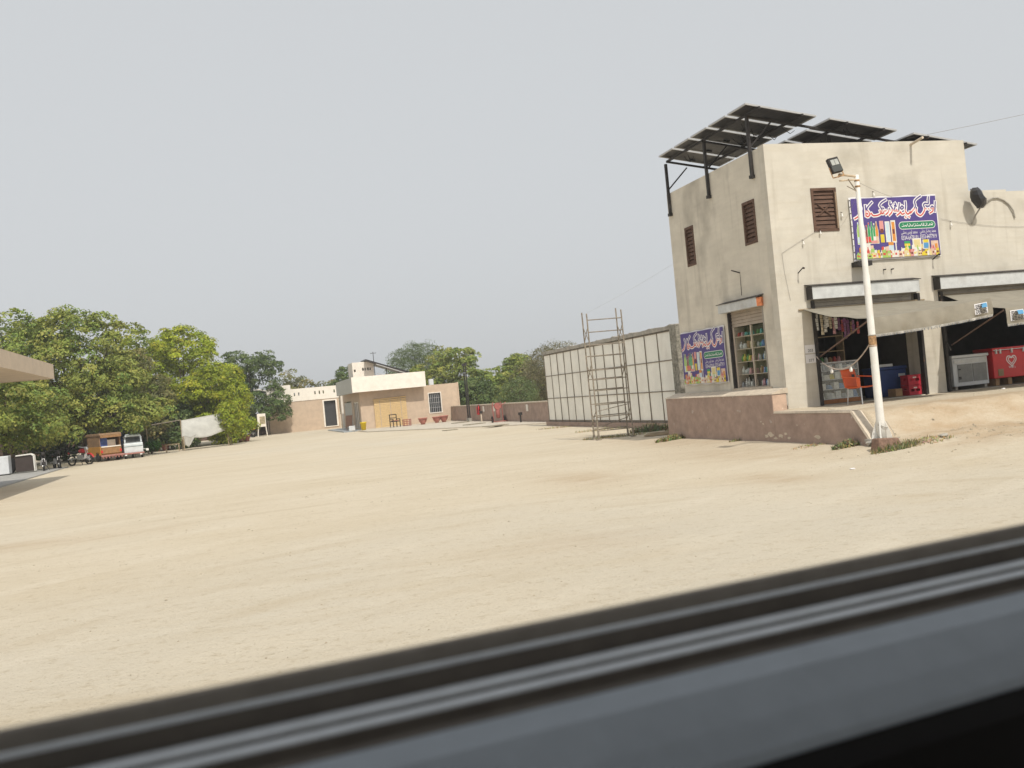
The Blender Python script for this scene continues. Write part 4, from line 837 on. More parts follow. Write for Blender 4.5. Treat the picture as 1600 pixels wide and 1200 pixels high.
ci = [('white','grey','white','white','grey','white','blue'), ('white','blue','white','blue','grey','white'), ('grey','white','yellow','white','cream','white','white'), ('white','grey','white','brown','white','grey','white','grey')]
for row, cc in enumerate(ci):
    for i, cn in enumerate(cc):
        s = 1.17+1.08*(i+.5)/len(cc); k = 'box' if (i+row) % 2 else 'packet'
        goods(k, f'{cn} {KN[k]}, {NTH[i]} from left on the {["bottom","second","third","top"][row]} shelf of the glass counter', KN[k], CD[cn], s, 0.42+r2.uniform(-.03, .05), cs[row]+0.002, 1.0/len(cc)*0.95, r2.uniform(.10, .19), 0.12, 'goods in the glass counter', rz=r2.uniform(-15, 15))
# back shelf with bottles and the hanging strips of packets
bs = thing('wall_shelf', 'dim wooden wall shelf above the glass counter inside the left shop', 'shelf', 1.7, 1.0, 1.75)
for z in (1.80, 2.12, 2.5): part('board', MB().box(1.15, 2.35, 0.9, 1.2, z-.02, z), M_WOOD, bs)
for u in (1.15, 2.33): part('upright', MB().box(u, u+.02, 0.9, 1.2, FZ+.01, 2.6), M_WOOD, bs)
for i in range(9):
    cn = ['red','brown','cream','red','green','white','brown','red','pink'][i]
    goods('jar', f'{cn} jar, {NTH[i]} from left on the dim wall shelf inside the shop', 'jar', CD[cn], 1.22+i*0.125, 1.0, 1.802, .10, .17, .1, 'jars on the wall shelf')
hang = [('white', 0.97), ('cream', 1.04), ('white', 1.12), ('white', 1.20), ('cream', 1.28), ('white', 1.36), ('pink', 1.44), ('purple', 1.52), ('purple', 1.60), ('red', 1.68), ('purple', 1.76), ('purple', 1.84), ('brown', 1.94), ('red', 2.04)]
CD['purple'] = (.20, .07, .19)
for i, (cn, s) in enumerate(hang):
    t = -0.05-0.10*(i % 3); n_ = [4, 5, 3, 4, 3, 3, 4, 3, 5, 3, 4, 3, 3, 3][i]; L_ = 3.02-0.02*i
    st_ = thing('packet_strip', f'hanging strip of {cn} snack packets, {NTH[i]} from the left shutter guide', 'packets', s, t, L_, local=True, group='snack packets hanging under the left awning')
    part('string', MB().tube((0, 0, 0.06), (0, 0, -0.1*n_), 0.003, n=4), M_WIREP, st_)
    for k in range(n_):
        a = r2.uniform(-.4, .4); dx, dy = .038*math.cos(a), .038*math.sin(a)
        b = MB().hexa([(-dx, -dy-.008, -.1*k-.09), (dx, dy-.008, -.1*k-.09), (dx, dy+.008, -.1*k-.09), (-dx, -dy+.008, -.1*k-.09), (-dx, -dy-.008, -.1*k), (dx, dy-.008, -.1*k), (dx, dy+.008, -.1*k), (-dx, -dy+.008, -.1*k)])
        part('packet', b, mat('packet_'+cn, CD[cn], 0.35, 0.3, 25, spec=0.5), st_)
# orange armchair
ch = thing('plastic_chair', 'orange plastic armchair with thin steel legs in front of the counter', 'chair', 1.30, -1.05, gh(1.3, -1.05)+0.0, rz=10)
b = MB()
def shell(mb, P, th=0.02):                                   # thickened grid
    nj, ni = len(P), len(P[0]); o = len(mb.v)
    for q in (0, 1):
        for j in range(nj):
            for i in range(ni):
                p = P[j][i]; mb.v.append((p[0], p[1]+(th if q else 0)*p[3], p[2]-(th if q else 0)*p[4]))
    N = nj*ni
    for j in range(nj-1):
        for i in range(ni-1):
            a = o+j*ni+i; mb.f.append((a, a+1, a+ni+1, a+ni)); mb.f.append((a+N, a+N+ni, a+N+ni+1, a+N+1)); mb.m += [mb.k]*2
    for i in range(ni-1):
        for j in (0, nj-1):
            a = o+j*ni+i; mb.f.append((a, a+1, a+N+1, a+N)); mb.m.append(mb.k)
    for j in range(nj-1):
        for i in (0, ni-1):
            a = o+j*ni+i; mb.f.append((a, a+ni, a+N+ni, a+N)); mb.m.append(mb.k)
P = [[(-0.22+0.44*i/8, -0.22+0.44*j/6, 0.42-0.02*math.sin(math.pi*i/8)-0.02*(j/6), 0, 1) for i in range(9)] for j in range(7)]
shell(b, P); part('seat', b, M_ORANGE, ch, smooth=True)
b = MB(); P = [[(-0.225+0.45*i/8*(1-0.04*j/8)+0.009*j/8, 0.21+0.11*j/8-0.04*math.sin(math.pi*i/8)+0.04, 0.40+0.42*j/8+(0.02*math.sin(math.pi*i/8) if j == 8 else 0), 1, 0) for i in range(9)] for j in range(9)]
shell(b, P); bk = part('backrest', b, M_ORANGE, ch, smooth=True)
part('cutout', MB().prism([(-0.03, 0.62), (0.05, 0.62), (0.05, 0.70), (-0.03, 0.71)], 0.205, 0.222, 'xz'), M_INK, bk)
for sg in (-1, 1):
    x0, x1 = sg*0.225, sg*0.275
    part('arm', MB().hexa([(x0, -0.20, 0.60), (x1, -0.20, 0.60), (x1, 0.30, 0.64), (x0, 0.30, 0.64), (x0, -0.22, 0.63), (x1, -0.22, 0.63), (x1, 0.32, 0.67), (x0, 0.32, 0.67)]).prism([(-0.22, 0.63), (-0.13, 0.61), (-0.15, 0.42), (-0.22, 0.40)], min(x0, x1), max(x0, x1), 'yz'), M_ORANGE, ch, bev=0.012)
for x, y in ((-0.2, -0.19), (0.2, -0.19), (-0.2, 0.2), (0.2, 0.2)): part('leg', MB().tube((x, y, 0.40), (x*1.12, y*1.15, 0.0), 0.012), M_CHROME, ch)
# crates, blue cooler, carton
def crate(label, s, t, z):
    c = thing('bottle_crate', label, 'crate', s, t, z, local=True, group='red bottle crates in the left shop')
    b = MB()
    part('shell', MB().wall(-0.2, 0.2, 0, 0.23, [(-0.14, -0.03, .09, .15), (0.03, 0.14, .09, .15)], 0.02, lambda u, d, z: (u, d-0.14, z)).wall(-0.14, 0.14, 0, 0.23, [(-0.06, 0.06, .13, .18)], 0.02, lambda u, d, z: (-0.2+d, u, z)).box(0.18, 0.2, -0.14, 0.14, 0, 0.23).box(-0.2, 0.2, 0.12, 0.14, 0, 0.23).box(-0.19, 0.19, -0.12, 0.12, 0.0, 0.02), M_CRATE, c)
    part('rim', MB().wall(-0.21, 0.21, -0.15, 0.15, [(-0.18, 0.18, -.12, .12)], 0.02, lambda u, d, z: (u, z, 0.23+d)), M_CRATE, c)
    part('printed_mark', MB().box(-0.05, 0.05, -0.146, -0.1425, .165, .20), mat('crate_mark', (0.75, 0.6, 0.55), 0.5), c)
crate('upper red bottle crate, stacked on another by the left shop partition', 3.74, 0.25, FZ+0.266)
crate('lower red bottle crate, standing on the left shop floor by the partition', 3.74, 0.25, FZ+0.007)
bc = thing('blue_cooler', 'dark blue cooler chest standing behind the red crates', 'cooler', 3.5, 1.0, FZ+0.007)
part('body', MB().box(3.05, 3.95, 0.65, 1.2, FZ+0.01, 1.50), M_BLUE, bc, bev=0.02)
part('lid', MB().box(3.03, 3.97, 0.63, 1.22, 1.505, 1.58), M_BLUE, bc, bev=0.015)
part('label_strip', MB().box(3.7, 3.9, 0.642, 0.648, 1.30, 1.38), M_FRIDGE, bc)
solo('carton', 'white flat carton lying on the blue cooler lid', 'carton', MB().box(3.15, 3.6, 0.7, 1.0, 1.582, 1.65), M_FRIDGE, 3.3, 0.8, 1.582, bev=.005)
cdn = solo('carton', 'brown cardboard carton on the left shop floor beside the red crates', 'carton', MB().box(3.22, 3.42, 0.2, 0.5, FZ+.008, FZ+.2), M_CARD, 3.3, 0.3, FZ+.008, bev=.005)
# white chest fridge
fr = thing('chest_fridge', 'white chest fridge with two grey mesh doors at the right shop', 'fridge', 5.6, 0.4, FZ)
part('body', MB().box(5.06, 6.16, 0.26, 0.86, FZ+0.09, 1.62), M_FRIDGE, fr, bev=0.015)
part('lid', MB().box(5.03, 6.19, 0.23, 0.88, 1.625, 1.70), M_FRIDGE, fr, bev=0.012)
for a, b_ in ((5.20, 5.64), (5.67, 6.10)): part('mesh_door', MB().box(a, b_, 0.243, 0.256, 1.0, 1.46), M_GRILLE, fr)
for z in (1.08, 1.12, 1.32): part('latch', MB().box(5.21, 5.27, 0.22, 0.242, z, z+.025), M_BLACK, fr)
part('trim_strip', MB().box(5.10, 6.12, 0.24, 0.257, 1.49, 1.58), M_STEEL, fr)
for u in (5.12, 6.04): part('foot', MB().box(u, u+.08, 0.30, 0.8, FZ+.007, FZ+.088), M_CONC, fr)
for k in range(3): part('side_vent', MB().box(5.045, 5.058, 0.36+.1*k, 0.42+.1*k, 0.98, 1.18), M_GRILLE, fr)
# red ice cream freezer
rf = thing('ice_cream_freezer', 'red ice cream chest freezer with a white heart emblem', 'freezer', 6.9, 0.5, FZ)
part('body', MB().box(6.34, 7.62, 0.26, 0.92, 1.0, 1.72), M_RED, rf, bev=0.02)
part('lid', MB().box(6.32, 7.64, 0.24, 0.93, 1.725, 1.80), M_RED, rf, bev=0.015)
part('lid_trim', MB().box(6.36, 7.62, 0.234, 0.239, 1.728, 1.745), M_FRIDGE, rf)
for u in (6.42, 6.55, 6.92, 7.30): part('hinge', MB().box(u, u+.05, 0.225, 0.258, 1.64, 1.76), M_STEEL, rf)
for u in (6.45, 6.85, 7.45): part('foot', MB().box(u, u+.12, 0.35, 0.8, FZ+.007, 0.998), M_CARD, rf)
part('motor_grille', MB().box(6.47, 6.64, 0.252, 0.259, 1.06, 1.24), mat('brass_grille', (0.30, 0.22, 0.12), 0.5, 0.2, 40), rf)
b = MB()
def heart(k): return [(6.93+k*0.155*(math.sin(a)**3), 1.44+k*0.0102*(13*math.cos(a)-5*math.cos(2*a)-2*math.cos(3*a)-math.cos(4*a))) for a in np.linspace(0.25, 2*math.pi-0.25, 30)]
ribbon(b, heart(1.0), 0.026, 0.2585); ribbon(b, [(x, z+0.008) for x, z in heart(0.62)[::-1]][2:-2], 0.022, 0.2575)
put_text(b, "Wall's", 0.09, 6.93, 1.265, 0.2575)
part('emblem', b, M_PWHITE, rf)
# small litter
for i, (s, t, lab) in enumerate(((5.2, -1.2, 'small white paper scrap on the ground before the white fridge'), (0.9, -2.2, 'crumpled pink scrap on the ground left of the lamp pole shadow'), (-2.8, -6.2, 'tiny white litter scrap on the open dirt below the wall'))):
    b = MB(); stone(b, (0, 0, 0.01), 0.05, r2, 0.3); solo('litter', lab, 'litter', b, M_PWHITE, s, t, gh(s, t), rz=5)

# ------------------------------------------------------------------ station building far back
fb = thing('station_office', 'low tan and cream station office with flat roof and bamboo blind', 'building', 0.5, 52.1, 0)
T0 = 52.1
part('front_wall', MB().wall(-3.45, 4.1, -0.1, 2.95, [(1.80, 2.72, 0.84, 2.31)], 0.25, lambda u, d, z: (u, T0+d, z)), M_TAN, fb)
part('side_wall', MB().wall(T0+0.251, 66, -0.1, 2.9, [(53.2, 56.2, 0.1, 2.2), (57.4, 62.5, 0.1, 2.3)], 0.2, lambda u, d, z: (-3.45+d, u, z)), M_TAN, fb)
part('right_wall', MB().box(3.85, 4.098, T0+.26, 60, -0.1, 2.93), M_TAN, fb)
part('rear_wall', MB().box(-3.2, 3.84, 59.7, 60, -0.1, 2.9), M_TAN, fb)
part('roof_slab', MB().box(-3.4, 4.05, T0+.02, 60, 2.90, 2.948), M_CONC, fb)
part('fascia', MB().box(-4.05, 1.50, 51.2, 51.4, 2.88, 4.02), M_CREAM, fb)
part('shaded_side_fascia', MB().box(-4.055, -3.88, 51.402, 62.2, 2.86, 4.0), M_GREYP, fb)  # side of the cream fascia in grey, its shade put into the colour
part('right_fascia', MB().box(1.35, 1.495, 51.402, 60, 2.955, 4.0), M_CREAM, fb)
part('canopy_soffit', MB().box(-3.87, 1.34, 51.402, 60, 2.952, 3.05), M_TAN, fb)
part('plinth', MB().box(-3.5, 4.12, T0-.12, T0-.004, -0.1, 0.10), M_SLAB, fb)
part('corner_trim', MB().box(4.105, 4.2, T0-.03, T0+.3, -0.1, 3.0), M_TAN, fb)
wf = part('window', MB().wall(1.74, 2.78, 0.78, 2.37, [(1.80, 2.72, 0.84, 2.31)], 0.12, lambda u, d, z: (u, T0-0.05+d, z)), M_CREAM, fb)
part('pane', MB().box(1.80, 2.72, T0+.10, T0+.12, 0.84, 2.31), M_TINT, wf)
for u in (1.95, 2.1, 2.25, 2.40, 2.55): part('grille_bar', MB().box(u-.012, u+.012, T0+.03, T0+.06, 0.84, 2.31), M_ALU, wf)
for z in (1.2, 1.58, 1.95): part('grille_bar', MB().box(1.8, 2.72, T0+.065, T0+.085, z-.012, z+.012), M_ALU, wf)
for a, b_ in ((53.3, 54.2), (54.35, 55.2), (55.3, 56.1)):
    d_ = part('glass_door', MB().wall(a, b_, 0.12, 2.18, [(a+.08, b_-.08, .2, 2.1)], 0.06, lambda u, d, z: (-3.40+d, u, z)), M_CREAM, fb); part('pane', MB().box(-3.37, -3.35, a+.08, b_-.08, .2, 2.1), M_TINT, d_)
for k in range(5): part('curtain', MB().tube((-3.30, 57.8+k*1.0, 0.12), (-3.30, 57.8+k*1.0, 2.2), 0.22, n=8), M_GREYP, fb)
part('entry_step', MB().box(-4.9, -3.46, 51.6, 64, -0.1, 0.075), mat('blue_grey_tile', (0.34, 0.37, 0.39), 0.5, 0.08, 4), fb)
part('column', MB().tube((-3.75, 61.5, 0.05), (-3.75, 61.5, 2.86), 0.10, n=10), M_CREAM, fb)
# roof tower and slanted panel roof on the office
part('roof_tower', MB().wall(-3.17, -1.46, 3.06, 5.36, [(-2.40, -2.27, 4.65, 4.88), (-2.2, -2.1, 4.66, 4.87), (-2.0, -1.87, 4.65, 4.88), (-1.8, -1.7, 4.66, 4.87), (-3.08, -2.92, 4.6, 4.8)], 0.2, lambda u, d, z: (u, 57+d, z)).box(-3.17, -3.0, 57.2, 60, 3.06, 5.36).box(-1.62, -1.462, 57.2, 60, 3.06, 5.36).box(-3.17, -1.46, 59.8, 60, 3.06, 5.36).box(-2.98, -1.64, 57.25, 59.7, 5.1, 5.3), M_CREAM, fb)
part('antenna', MB().tube((-1.40, 57.1, 3.1), (-1.40, 57.1, 6.1), 0.025).tube((-1.65, 57.1, 6.0), (-1.15, 57.1, 6.0), 0.02), M_IRON, fb)
part('slanted_panel', MB().hexa([(-2.2, 56, 5.42), (-2.2, 59, 5.42), (1.25, 59, 4.12), (1.25, 56, 4.12), (-2.2, 56, 5.52), (-2.2, 59, 5.52), (1.25, 59, 4.22), (1.25, 56, 4.22)]), M_CELL, fb)
part('panel_rail', MB().bar((-1.4, 55.9, 5.05), (1.2, 55.9, 4.02), 0.06), M_ALU, fb); part('panel_rail', MB().bar((-1.4, 55.95, 4.3), (-0.3, 55.95, 3.9), 0.05), M_ALU, fb)
for s in (-0.6, 0.4): part('panel_post', MB().bar((s, 56.2, 3.06), (s, 56.2, 4.7 if s < 0 else 4.35), 0.06), M_IRON, fb)
solo('air_conditioner', 'white air conditioner unit on the low roof of the station office', 'air conditioner', MB().box(2.18, 2.52, 53.2, 53.6, 2.955, 3.42), M_FRIDGE, 2.3, 53.3, 2.955, bev=.02)
# older wing to the left
fa = thing('station_wing', 'plain tan wing with cream pierced parapet and one dark doorway', 'building', -6.2, 71.6, 0)
TA = 71.6
part('front_wall', MB().wall(-9.42, -2.9, -0.1, 2.85, [(-4.32, -3.24, 0.25, 2.64)], 0.25, lambda u, d, z: (u, TA+d, z)), M_TAN, fa)
holes = [(x-.06, x+.06, 3.36, 3.66) for x in (-8.87, -8.64, -8.40, -6.94, -6.54, -5.05, -4.64, -4.28, -3.26)]
part('parapet', MB().wall(-9.47, -2.88, 2.853, 4.02, holes, 0.18, lambda u, d, z: (u, TA-.05+d, z)), M_CREAM, fa)
part('left_wall', MB().box(-9.415, -9.17, TA+.26, 80, -0.1, 3.95), M_TAN, fa)
part('roof_slab', MB().box(-9.16, -2.9, TA+.26, 80, 2.85, 3.0), M_CONC, fa)
part('roof_hut', MB().wall(-9.3, -7.22, 3.0, 4.45, [(-8.75, -7.6, 4.0, 4.12)], 1.8, lambda u, d, z: (u, TA+.6+d, z)), M_CREAM, fa)
part('door_frame', MB().wall(-4.45, -3.11, 0.18, 2.76, [(-4.32, -3.24, 0.25, 2.64)], 0.06, lambda u, d, z: (u, TA-.065+d, z)), M_CREAM, fa)
part('door', MB().box(-4.32, -3.24, TA+.20, TA+.24, 0.25, 2.64), mat('dark_grey_door', (0.055, 0.055, 0.058), 0.5, 0.1, 4), fa)
part('lamp_arm', MB().tube((-9.45, TA+.2, 4.05), (-10.2, TA-.2, 4.25), 0.05).box(-10.6, -10.1, TA-.3, TA-.1, 4.18, 4.30), M_CREAM, fa)
wire('cable from the tan wing roof down left into the trees', sag((-9.5, 71.5, 3.9), (-13.2, 66, 1.6), 0.2), 0.02, M_STEEL)
# bamboo blind and things before the office
bb = thing('bamboo_blind', 'yellow bamboo roll blind hung over the office doorway', 'blind', -1.2, 51.95, 0.05)
for k in range(17):
    z = 0.08+2.1*k/17
    part('bamboo_slat', MB().box(-2.44+.004*(k % 3), 0.02+.006*(k % 2), T0-.10-.012*math.sin(k*.9), T0-.06-.012*math.sin(k*.9), z, z+2.1/17-.012), M_BAMBOO, bb)
part('top_roll', MB().tube((-2.47, T0-.1, 2.22), (0.04, T0-.1, 2.26), 0.05), M_BAMBOO, bb)
for u in (-2.0, -1.2, -0.4): part('cord', MB().box(u-.015, u+.015, T0-.13, T0-.115, 0.1, 2.2), M_WIREP, bb)
bn = thing('rubbish_bin', 'yellow plastic bin on the step left of the bamboo blind', 'bin', -3.55, 50.6, 0.02)
part('bucket', MB().lathe([(0.16, 0), (0.22, 0.5), (0.25, 0.52), (0.25, 0.58), (0.2, 0.58), (0.15, 0.05)], (-3.55, 50.6, 0.08), 14), M_YEL, bn, smooth=True)
part('foot_stand', MB().tube((-3.55, 50.6, 0.0), (-3.55, 50.6, 0.08), 0.12), M_CARD, bn)
mc = thing('metal_chair', 'dark metal frame chair standing before the bamboo blind', 'chair', -1.25, 50.3, 0.03, rz=20)
for x, y in ((-.28, -.25), (.28, -.25), (-.28, .25), (.28, .25)): part('leg', MB().bar((x, y, 0), (x, y, 0.62 if y < 0 else 0.98), 0.05), M_IRON, mc)
part('seat', MB().box(-.30, .30, -.28, .28, .42, .48), M_IRON, mc)
part('backrest', MB().bar((-.28, .25, .96), (.28, .25, .96), .06).bar((-.28, .25, .72), (.28, .25, .72), .05), M_IRON, mc)
for x in (-.28, .28): part('arm', MB().bar((x, -.27, .62), (x, .25, .62), .05), M_IRON, mc)
part('cushion', MB().box(-.2, .2, -.2, .2, .482, .53), M_REDP, mc)
wb = thing('wire_basket', 'rusty pink wire basket on the ground right of the metal chair', 'basket', -0.35, 50.4, 0.03, local=True)
for k in range(4): part('hoop', MB().path([(.32*math.cos(a), .22*math.sin(a), .08+.14*k) for a in np.linspace(0, 2*math.pi, 13)], .022, 5), M_REDP, wb)
for k in range(8): a = k*math.pi/4; part('stave', MB().tube((.3*math.cos(a), .2*math.sin(a), 0), (.32*math.cos(a), .22*math.sin(a), .52), .018, n=5), M_REDP, wb)
for s, t, sz, lab in ((-4.35, 52.6, (.5, .75, .62), 'brown leaning board on the office step'),):
    b = MB().hexa([(-.25, -.03, .3), (.25, -.03, .3), (.25, .03, .3), (-.25, .03, .3), (-.25, .12, 1.15), (.25, .12, 1.15), (.25, .18, 1.15), (-.25, .18, 1.15)]).tube((-.2, 0, 0), (-.2, 0, .35), .03).tube((.2, 0, 0), (.2, 0, .35), .03)
    solo('notice_board', lab, 'board', b, M_DARKWOOD, s, t, 0.08, rz=-30)
solo('white_box', 'small white box on the office step before the leaning board', 'box', MB().box(-.22, .22, -.12, .12, 0, .36), M_FRIDGE, -4.25, 51.7, 0.08, rz=-20, bev=.02)
# bowl planters, paving kerbs
def planter(label, s, t, z, sc_=1.0, g='red bowl planters'):
    c = thing('planter', label, 'planter', s, t, z, local=True, group=g)
    part('bowl', MB().lathe([(0.12*sc_, 0), (0.16*sc_, 0.10*sc_), (0.25*sc_, 0.22*sc_), (0.28*sc_, 0.36*sc_), (0.31*sc_, 0.37*sc_), (0.31*sc_, 0.43*sc_), (0.26*sc_, 0.43*sc_), (0.24*sc_, 0.36*sc_)], n=16), M_POT, c, smooth=True)
    part('soil', MB().lathe([(0.001, 0.36*sc_), (0.25*sc_, 0.37*sc_)], n=16), M_TRUNK, c); return c
planter('leftmost red bowl planter before the office window', 0.7, 49.6, 0.06, 1.15); planter('middle red bowl planter below the office window', 1.95, 50.6, 0.06, 1.1); planter('rightmost red bowl planter by the office corner', 2.5, 50.6, 0.06, 1.15)
for s, t, l, rz_a, lab in ((2.2, 44.0, 1.1, 30, 'flat slab on the apron nearest the office corner'), (1.55, 37.5, 1.3, 28, 'dark flat slab in the middle of the apron'), (1.15, 31.0, 1.4, 26, 'long dark flat slab at the near edge of the apron'), (-1.0, 33.0, 0.7, 10, 'small worn slab out on the dirt before the apron')):
    solo('paving_slab', lab, 'slab', MB().box(-l/2, l/2, -.35, .35, 0, .04), mat('grey_slab', (0.30, 0.26, 0.19), 0.9, 0.1, 5), s, t, 0.062 if s > 0 else 0.0, rz=rz_a, group='loose slabs by the apron')
# boundary wall with its fittings
bw = thing('boundary_wall', 'low brown boundary wall with pale coping between office and hoarding', 'wall', 3.6, 38, 0)
part('wall_face', MB().box(3.5, 3.75, 25.6, 52.0, -0.1, 1.12), M_BROWN, bw); part('coping', MB().box(3.45, 3.80, 25.55, 52.03, 1.123, 1.19), M_CAP, bw)
part('end_return', MB().box(2.62, 3.498, 25.6, 25.85, -0.1, 1.1), M_BROWN, bw)
for t, lab in ((45.3, 'left one of two slim dark poles by the boundary wall'), (44.75, 'right one of two slim dark poles by the boundary wall')):
    c = thing('slim_pole', lab, 'pole', 3.1, t, 0.05, local=True, group='slim dark poles'); part('shaft', MB().tube((0, 0, 0), (0, 0, 4.05 if t > 45 else 3.9), .055, .045), M_IRON, c); part('base', MB().tube((0, 0, 0), (0, 0, .25), .12), M_CONC, c); part('cap', MB().box(-.09, .09, -.09, .09, 3.9, 4.1), M_IRON, c)
fx = thing('fire_extinguisher', 'red fire extinguisher hung on the boundary wall near the dark poles', 'extinguisher', 3.4, 43.4, 0.5, local=True)
part('cylinder', MB().lathe([(.10, 0), (.13, .05), (.13, .5), (.05, .6), (.05, .66)], n=12), M_RED, fx, smooth=True); part('hose', MB().path([(0, -.05, .66), (-.1, -.2, .55), (-.1, -.22, .1)], .03, 5), M_BLACK, fx); part('bracket', MB().box(-.02, .1, -.16, .16, .28, .34), M_IRON, fx)
for t, z0, z1, w, lab in ((42.3, .70, 1.06, .34, 'white notice on the boundary wall right of the fire extinguisher'), (39.6, .70, 1.02, .34, 'white notice on the boundary wall left of the red trolley'), (32.4, .66, 1.05, .36, 'white notice near the hoarding end of the boundary wall')):
    solo('wall_notice', lab, 'notice', MB().box(3.47, 3.496, t-w/2, t+w/2, z0, z1), M_CREAM, 3.48, t, z0, group='notices on the boundary wall')
tr_ = thing('fire_trolley', 'tall red wheeled fire trolley with hoses before the boundary wall', 'trolley', 3.0, 37.0, 0.05, local=True)
part('tank', MB().lathe([(.05, .25), (.13, .30), (.13, .75), (.07, .85), (.05, .95)], n=12), M_REDP, tr_, smooth=True)
for sg in (-1, 1):
    part('frame_rail', MB().path([(sg*.30, 0, .1), (sg*.30, .08, 1.1), (sg*.22, .1, 1.25)], .03), M_REDP, tr_)
    w_ = part('wheel', MB().lathe([(.17, -.04), (.2, -.03), (.2, .03), (.17, .04)], (sg*.38, .05, .2), 14, 'x'), M_BLACK, tr_); part('hub', MB().lathe([(.06, -.05), (.06, .05)], (sg*.38, .05, .2), 8, 'x'), M_REDP, w_)
part('hose_reel', MB().lathe([(.08, -.1), (.22, -.1), (.22, -.07), (.12, -.06), (.12, .06), (.22, .07), (.19, .1), (.08, .1)], (.0, -.02, 1.0), 12, 'y'), M_REDP, tr_)
part('stand_bar', MB().bar((-.4, 0, .06), (.6, -.3, .06), .05), M_REDP, tr_); part('nozzle_arm', MB().bar((.2, 0, 1.0), (.55, 0, 1.2), .04), M_REDP, tr_)
for s, t, h, lab in ((3.1, 41.6, .55, 'short pale standpipe by the boundary wall left of the trolley'), (3.1, 32.6, .42, 'short dark standpipe by the boundary wall near the hoarding')):
    c = thing('standpipe', lab, 'standpipe', s, t, .05, local=True, group='standpipes by the boundary wall'); part('pipe', MB().tube((0, 0, 0), (0, 0, h), .05), M_CAP if h > .5 else M_IRON, c); part('valve', MB().box(-.10, .10, -.08, .08, h, h+.16), M_IRON, c)

# ------------------------------------------------------------------ forecourt at the left
cn_ = thing('station_canopy', 'flat tan fuel station canopy jutting in at the left edge', 'canopy', -24, 18, 0)
M_CANO = mat('canopy_sheet', (0.62, 0.51, 0.39), 0.7, 0.06, 2)
part('fascia', MB().wall(-31, -19.5, 4.12, 4.72, [], 0.15, lambda u, d, z: (u, 22.45-d, z)).box(-19.65, -19.5, 9, 22.29, 4.12, 4.71).box(-31, -19.66, 9, 9.15, 4.12, 4.71), M_CANO, cn_)
part('soffit', MB().box(-30.9, -19.66, 9.16, 22.28, 4.14, 4.3), M_CANO, cn_)
for s, t in ((-27.0, 12.5), (-27.0, 19.5)): part('column', MB().box(s-.25, s+.25, t-.25, t+.25, 0, 4.13), M_CREAM, cn_)
cab = thing('white_cabinet', 'pale white cabinet cut by the left edge under the trees', 'cabinet', -24.6, 34.2, 0.05)
part('body', MB().box(-25.6, -23.75, 33.7, 34.4, 0.10, 1.02), M_FRIDGE, cab, bev=.03); part('base', MB().box(-25.5, -23.8, 33.8, 34.3, 0.0, .098), M_BLACK, cab)
br = thing('forecourt_barrier', 'dark panelled barrier with bent white tube rails beside the cabinet', 'barrier', -23.0, 34.6, 0.05)
part('panel', MB().box(-23.6, -22.75, 34.5, 34.58, .12, .95), mat('dark_brown_sheet', (.06, .045, .04), .7, .1, 4), br)
for dy in (0.0, .35): part('tube_rail', MB().path([(-23.55, 34.45+dy, .95), (-22.85, 34.45+dy, .98), (-22.72, 34.45+dy, .9), (-22.70, 34.45+dy, .1)], .035), M_WHITE, br)
part('bag', MB().lathe_ell((-23.85, 34.6, .5), (.28, .25, .45), 10, 8), M_VBLACK, br, smooth=True)

# boundary wall behind the trees
lw = thing('rear_wall', 'dark brown brick boundary wall running behind the trees', 'wall', -20, 60, 0)
part('wall_face', MB().box(-34, -9.5, 74.5, 74.75, -.1, 1.9), mat('dark_brown_brick', (.15, .10, .075), .95, .25, 5, .5, 20, stretch=(1, 1, 3)), lw)  # dark brown brick as the wall's own colour
part('left_wall_face', MB().box(-30.3, -30.05, 20, 74.4, -.1, 1.9), MATS['dark_brown_brick'], lw)
for k in range(9): part('pier', MB().box(-33+k*2.8, -32.6+k*2.8, 74.3, 74.49, -.1, 2.05), MATS['dark_brown_brick'], lw)

# orange passenger rickshaw van, seen from its rear corner
def wheel(parent, x, y, r=.26, w=.14, ax='y'):
    ty = part('wheel', MB().lathe([(r*.6, -w/2), (r*.95, -w/2), (r, -w*.3), (r, w*.3), (r*.95, w/2), (r*.6, w/2)], (x, y, r), 18, ax), M_BLACK, parent, smooth=True)
    part('rim', MB().lathe([(r*.2, -w*.45), (r*.6, -w*.3), (r*.6, w*.3), (r*.2, w*.45)], (x, y, r), 12, ax), M_ALU, ty)
rv = thing('orange_van', 'dusty orange rickshaw van with open back parked under the trees', 'van', -20.3, 42.4, 0.0, rz=118)
# local: x forward, y left ; rear at x=-1.2
part('lower_body', MB().prism([(-1.2, .42), (-1.2, .95), (1.35, .95), (1.6, .85), (1.65, .42), (1.25, .38), (1.2, .55), (.95, .62), (.7, .55), (.62, .38), (-.35, .38), (-.42, .55), (-.65, .62), (-.88, .55), (-.95, .38)], -.68, .68, 'xz'), M_VORANGE, rv, bev=.03)
part('upper_body', MB().wall(-1.15, .9, .955, 1.62, [], .04, lambda u, d, z: (u, -.66+d, z)).wall(-1.15, .9, .955, 1.62, [], .04, lambda u, d, z: (u, .62+d, z)).box(.86, .9, -.61, .61, .955, 1.62), M_VTAN, rv)
part('roof', MB().prism([(-1.32, 1.62), (-1.36, 1.72), (-1.2, 1.80), (.9, 1.80), (1.1, 1.7), (1.1, 1.62)], -.70, .70, 'xz'), M_VTAN, rv, bev=.04)
part('rear_valance', MB().hexa([(-1.36, -.66, 1.50), (-1.32, -.66, 1.5), (-1.32, .66, 1.5), (-1.36, .66, 1.5), (-1.38, -.68, 1.66), (-1.33, -.68, 1.66), (-1.33, .68, 1.66), (-1.38, .68, 1.66)]), mat('ochre_sheet', (.36, .20, .09), .7, .15, 5), rv, bev=.02)
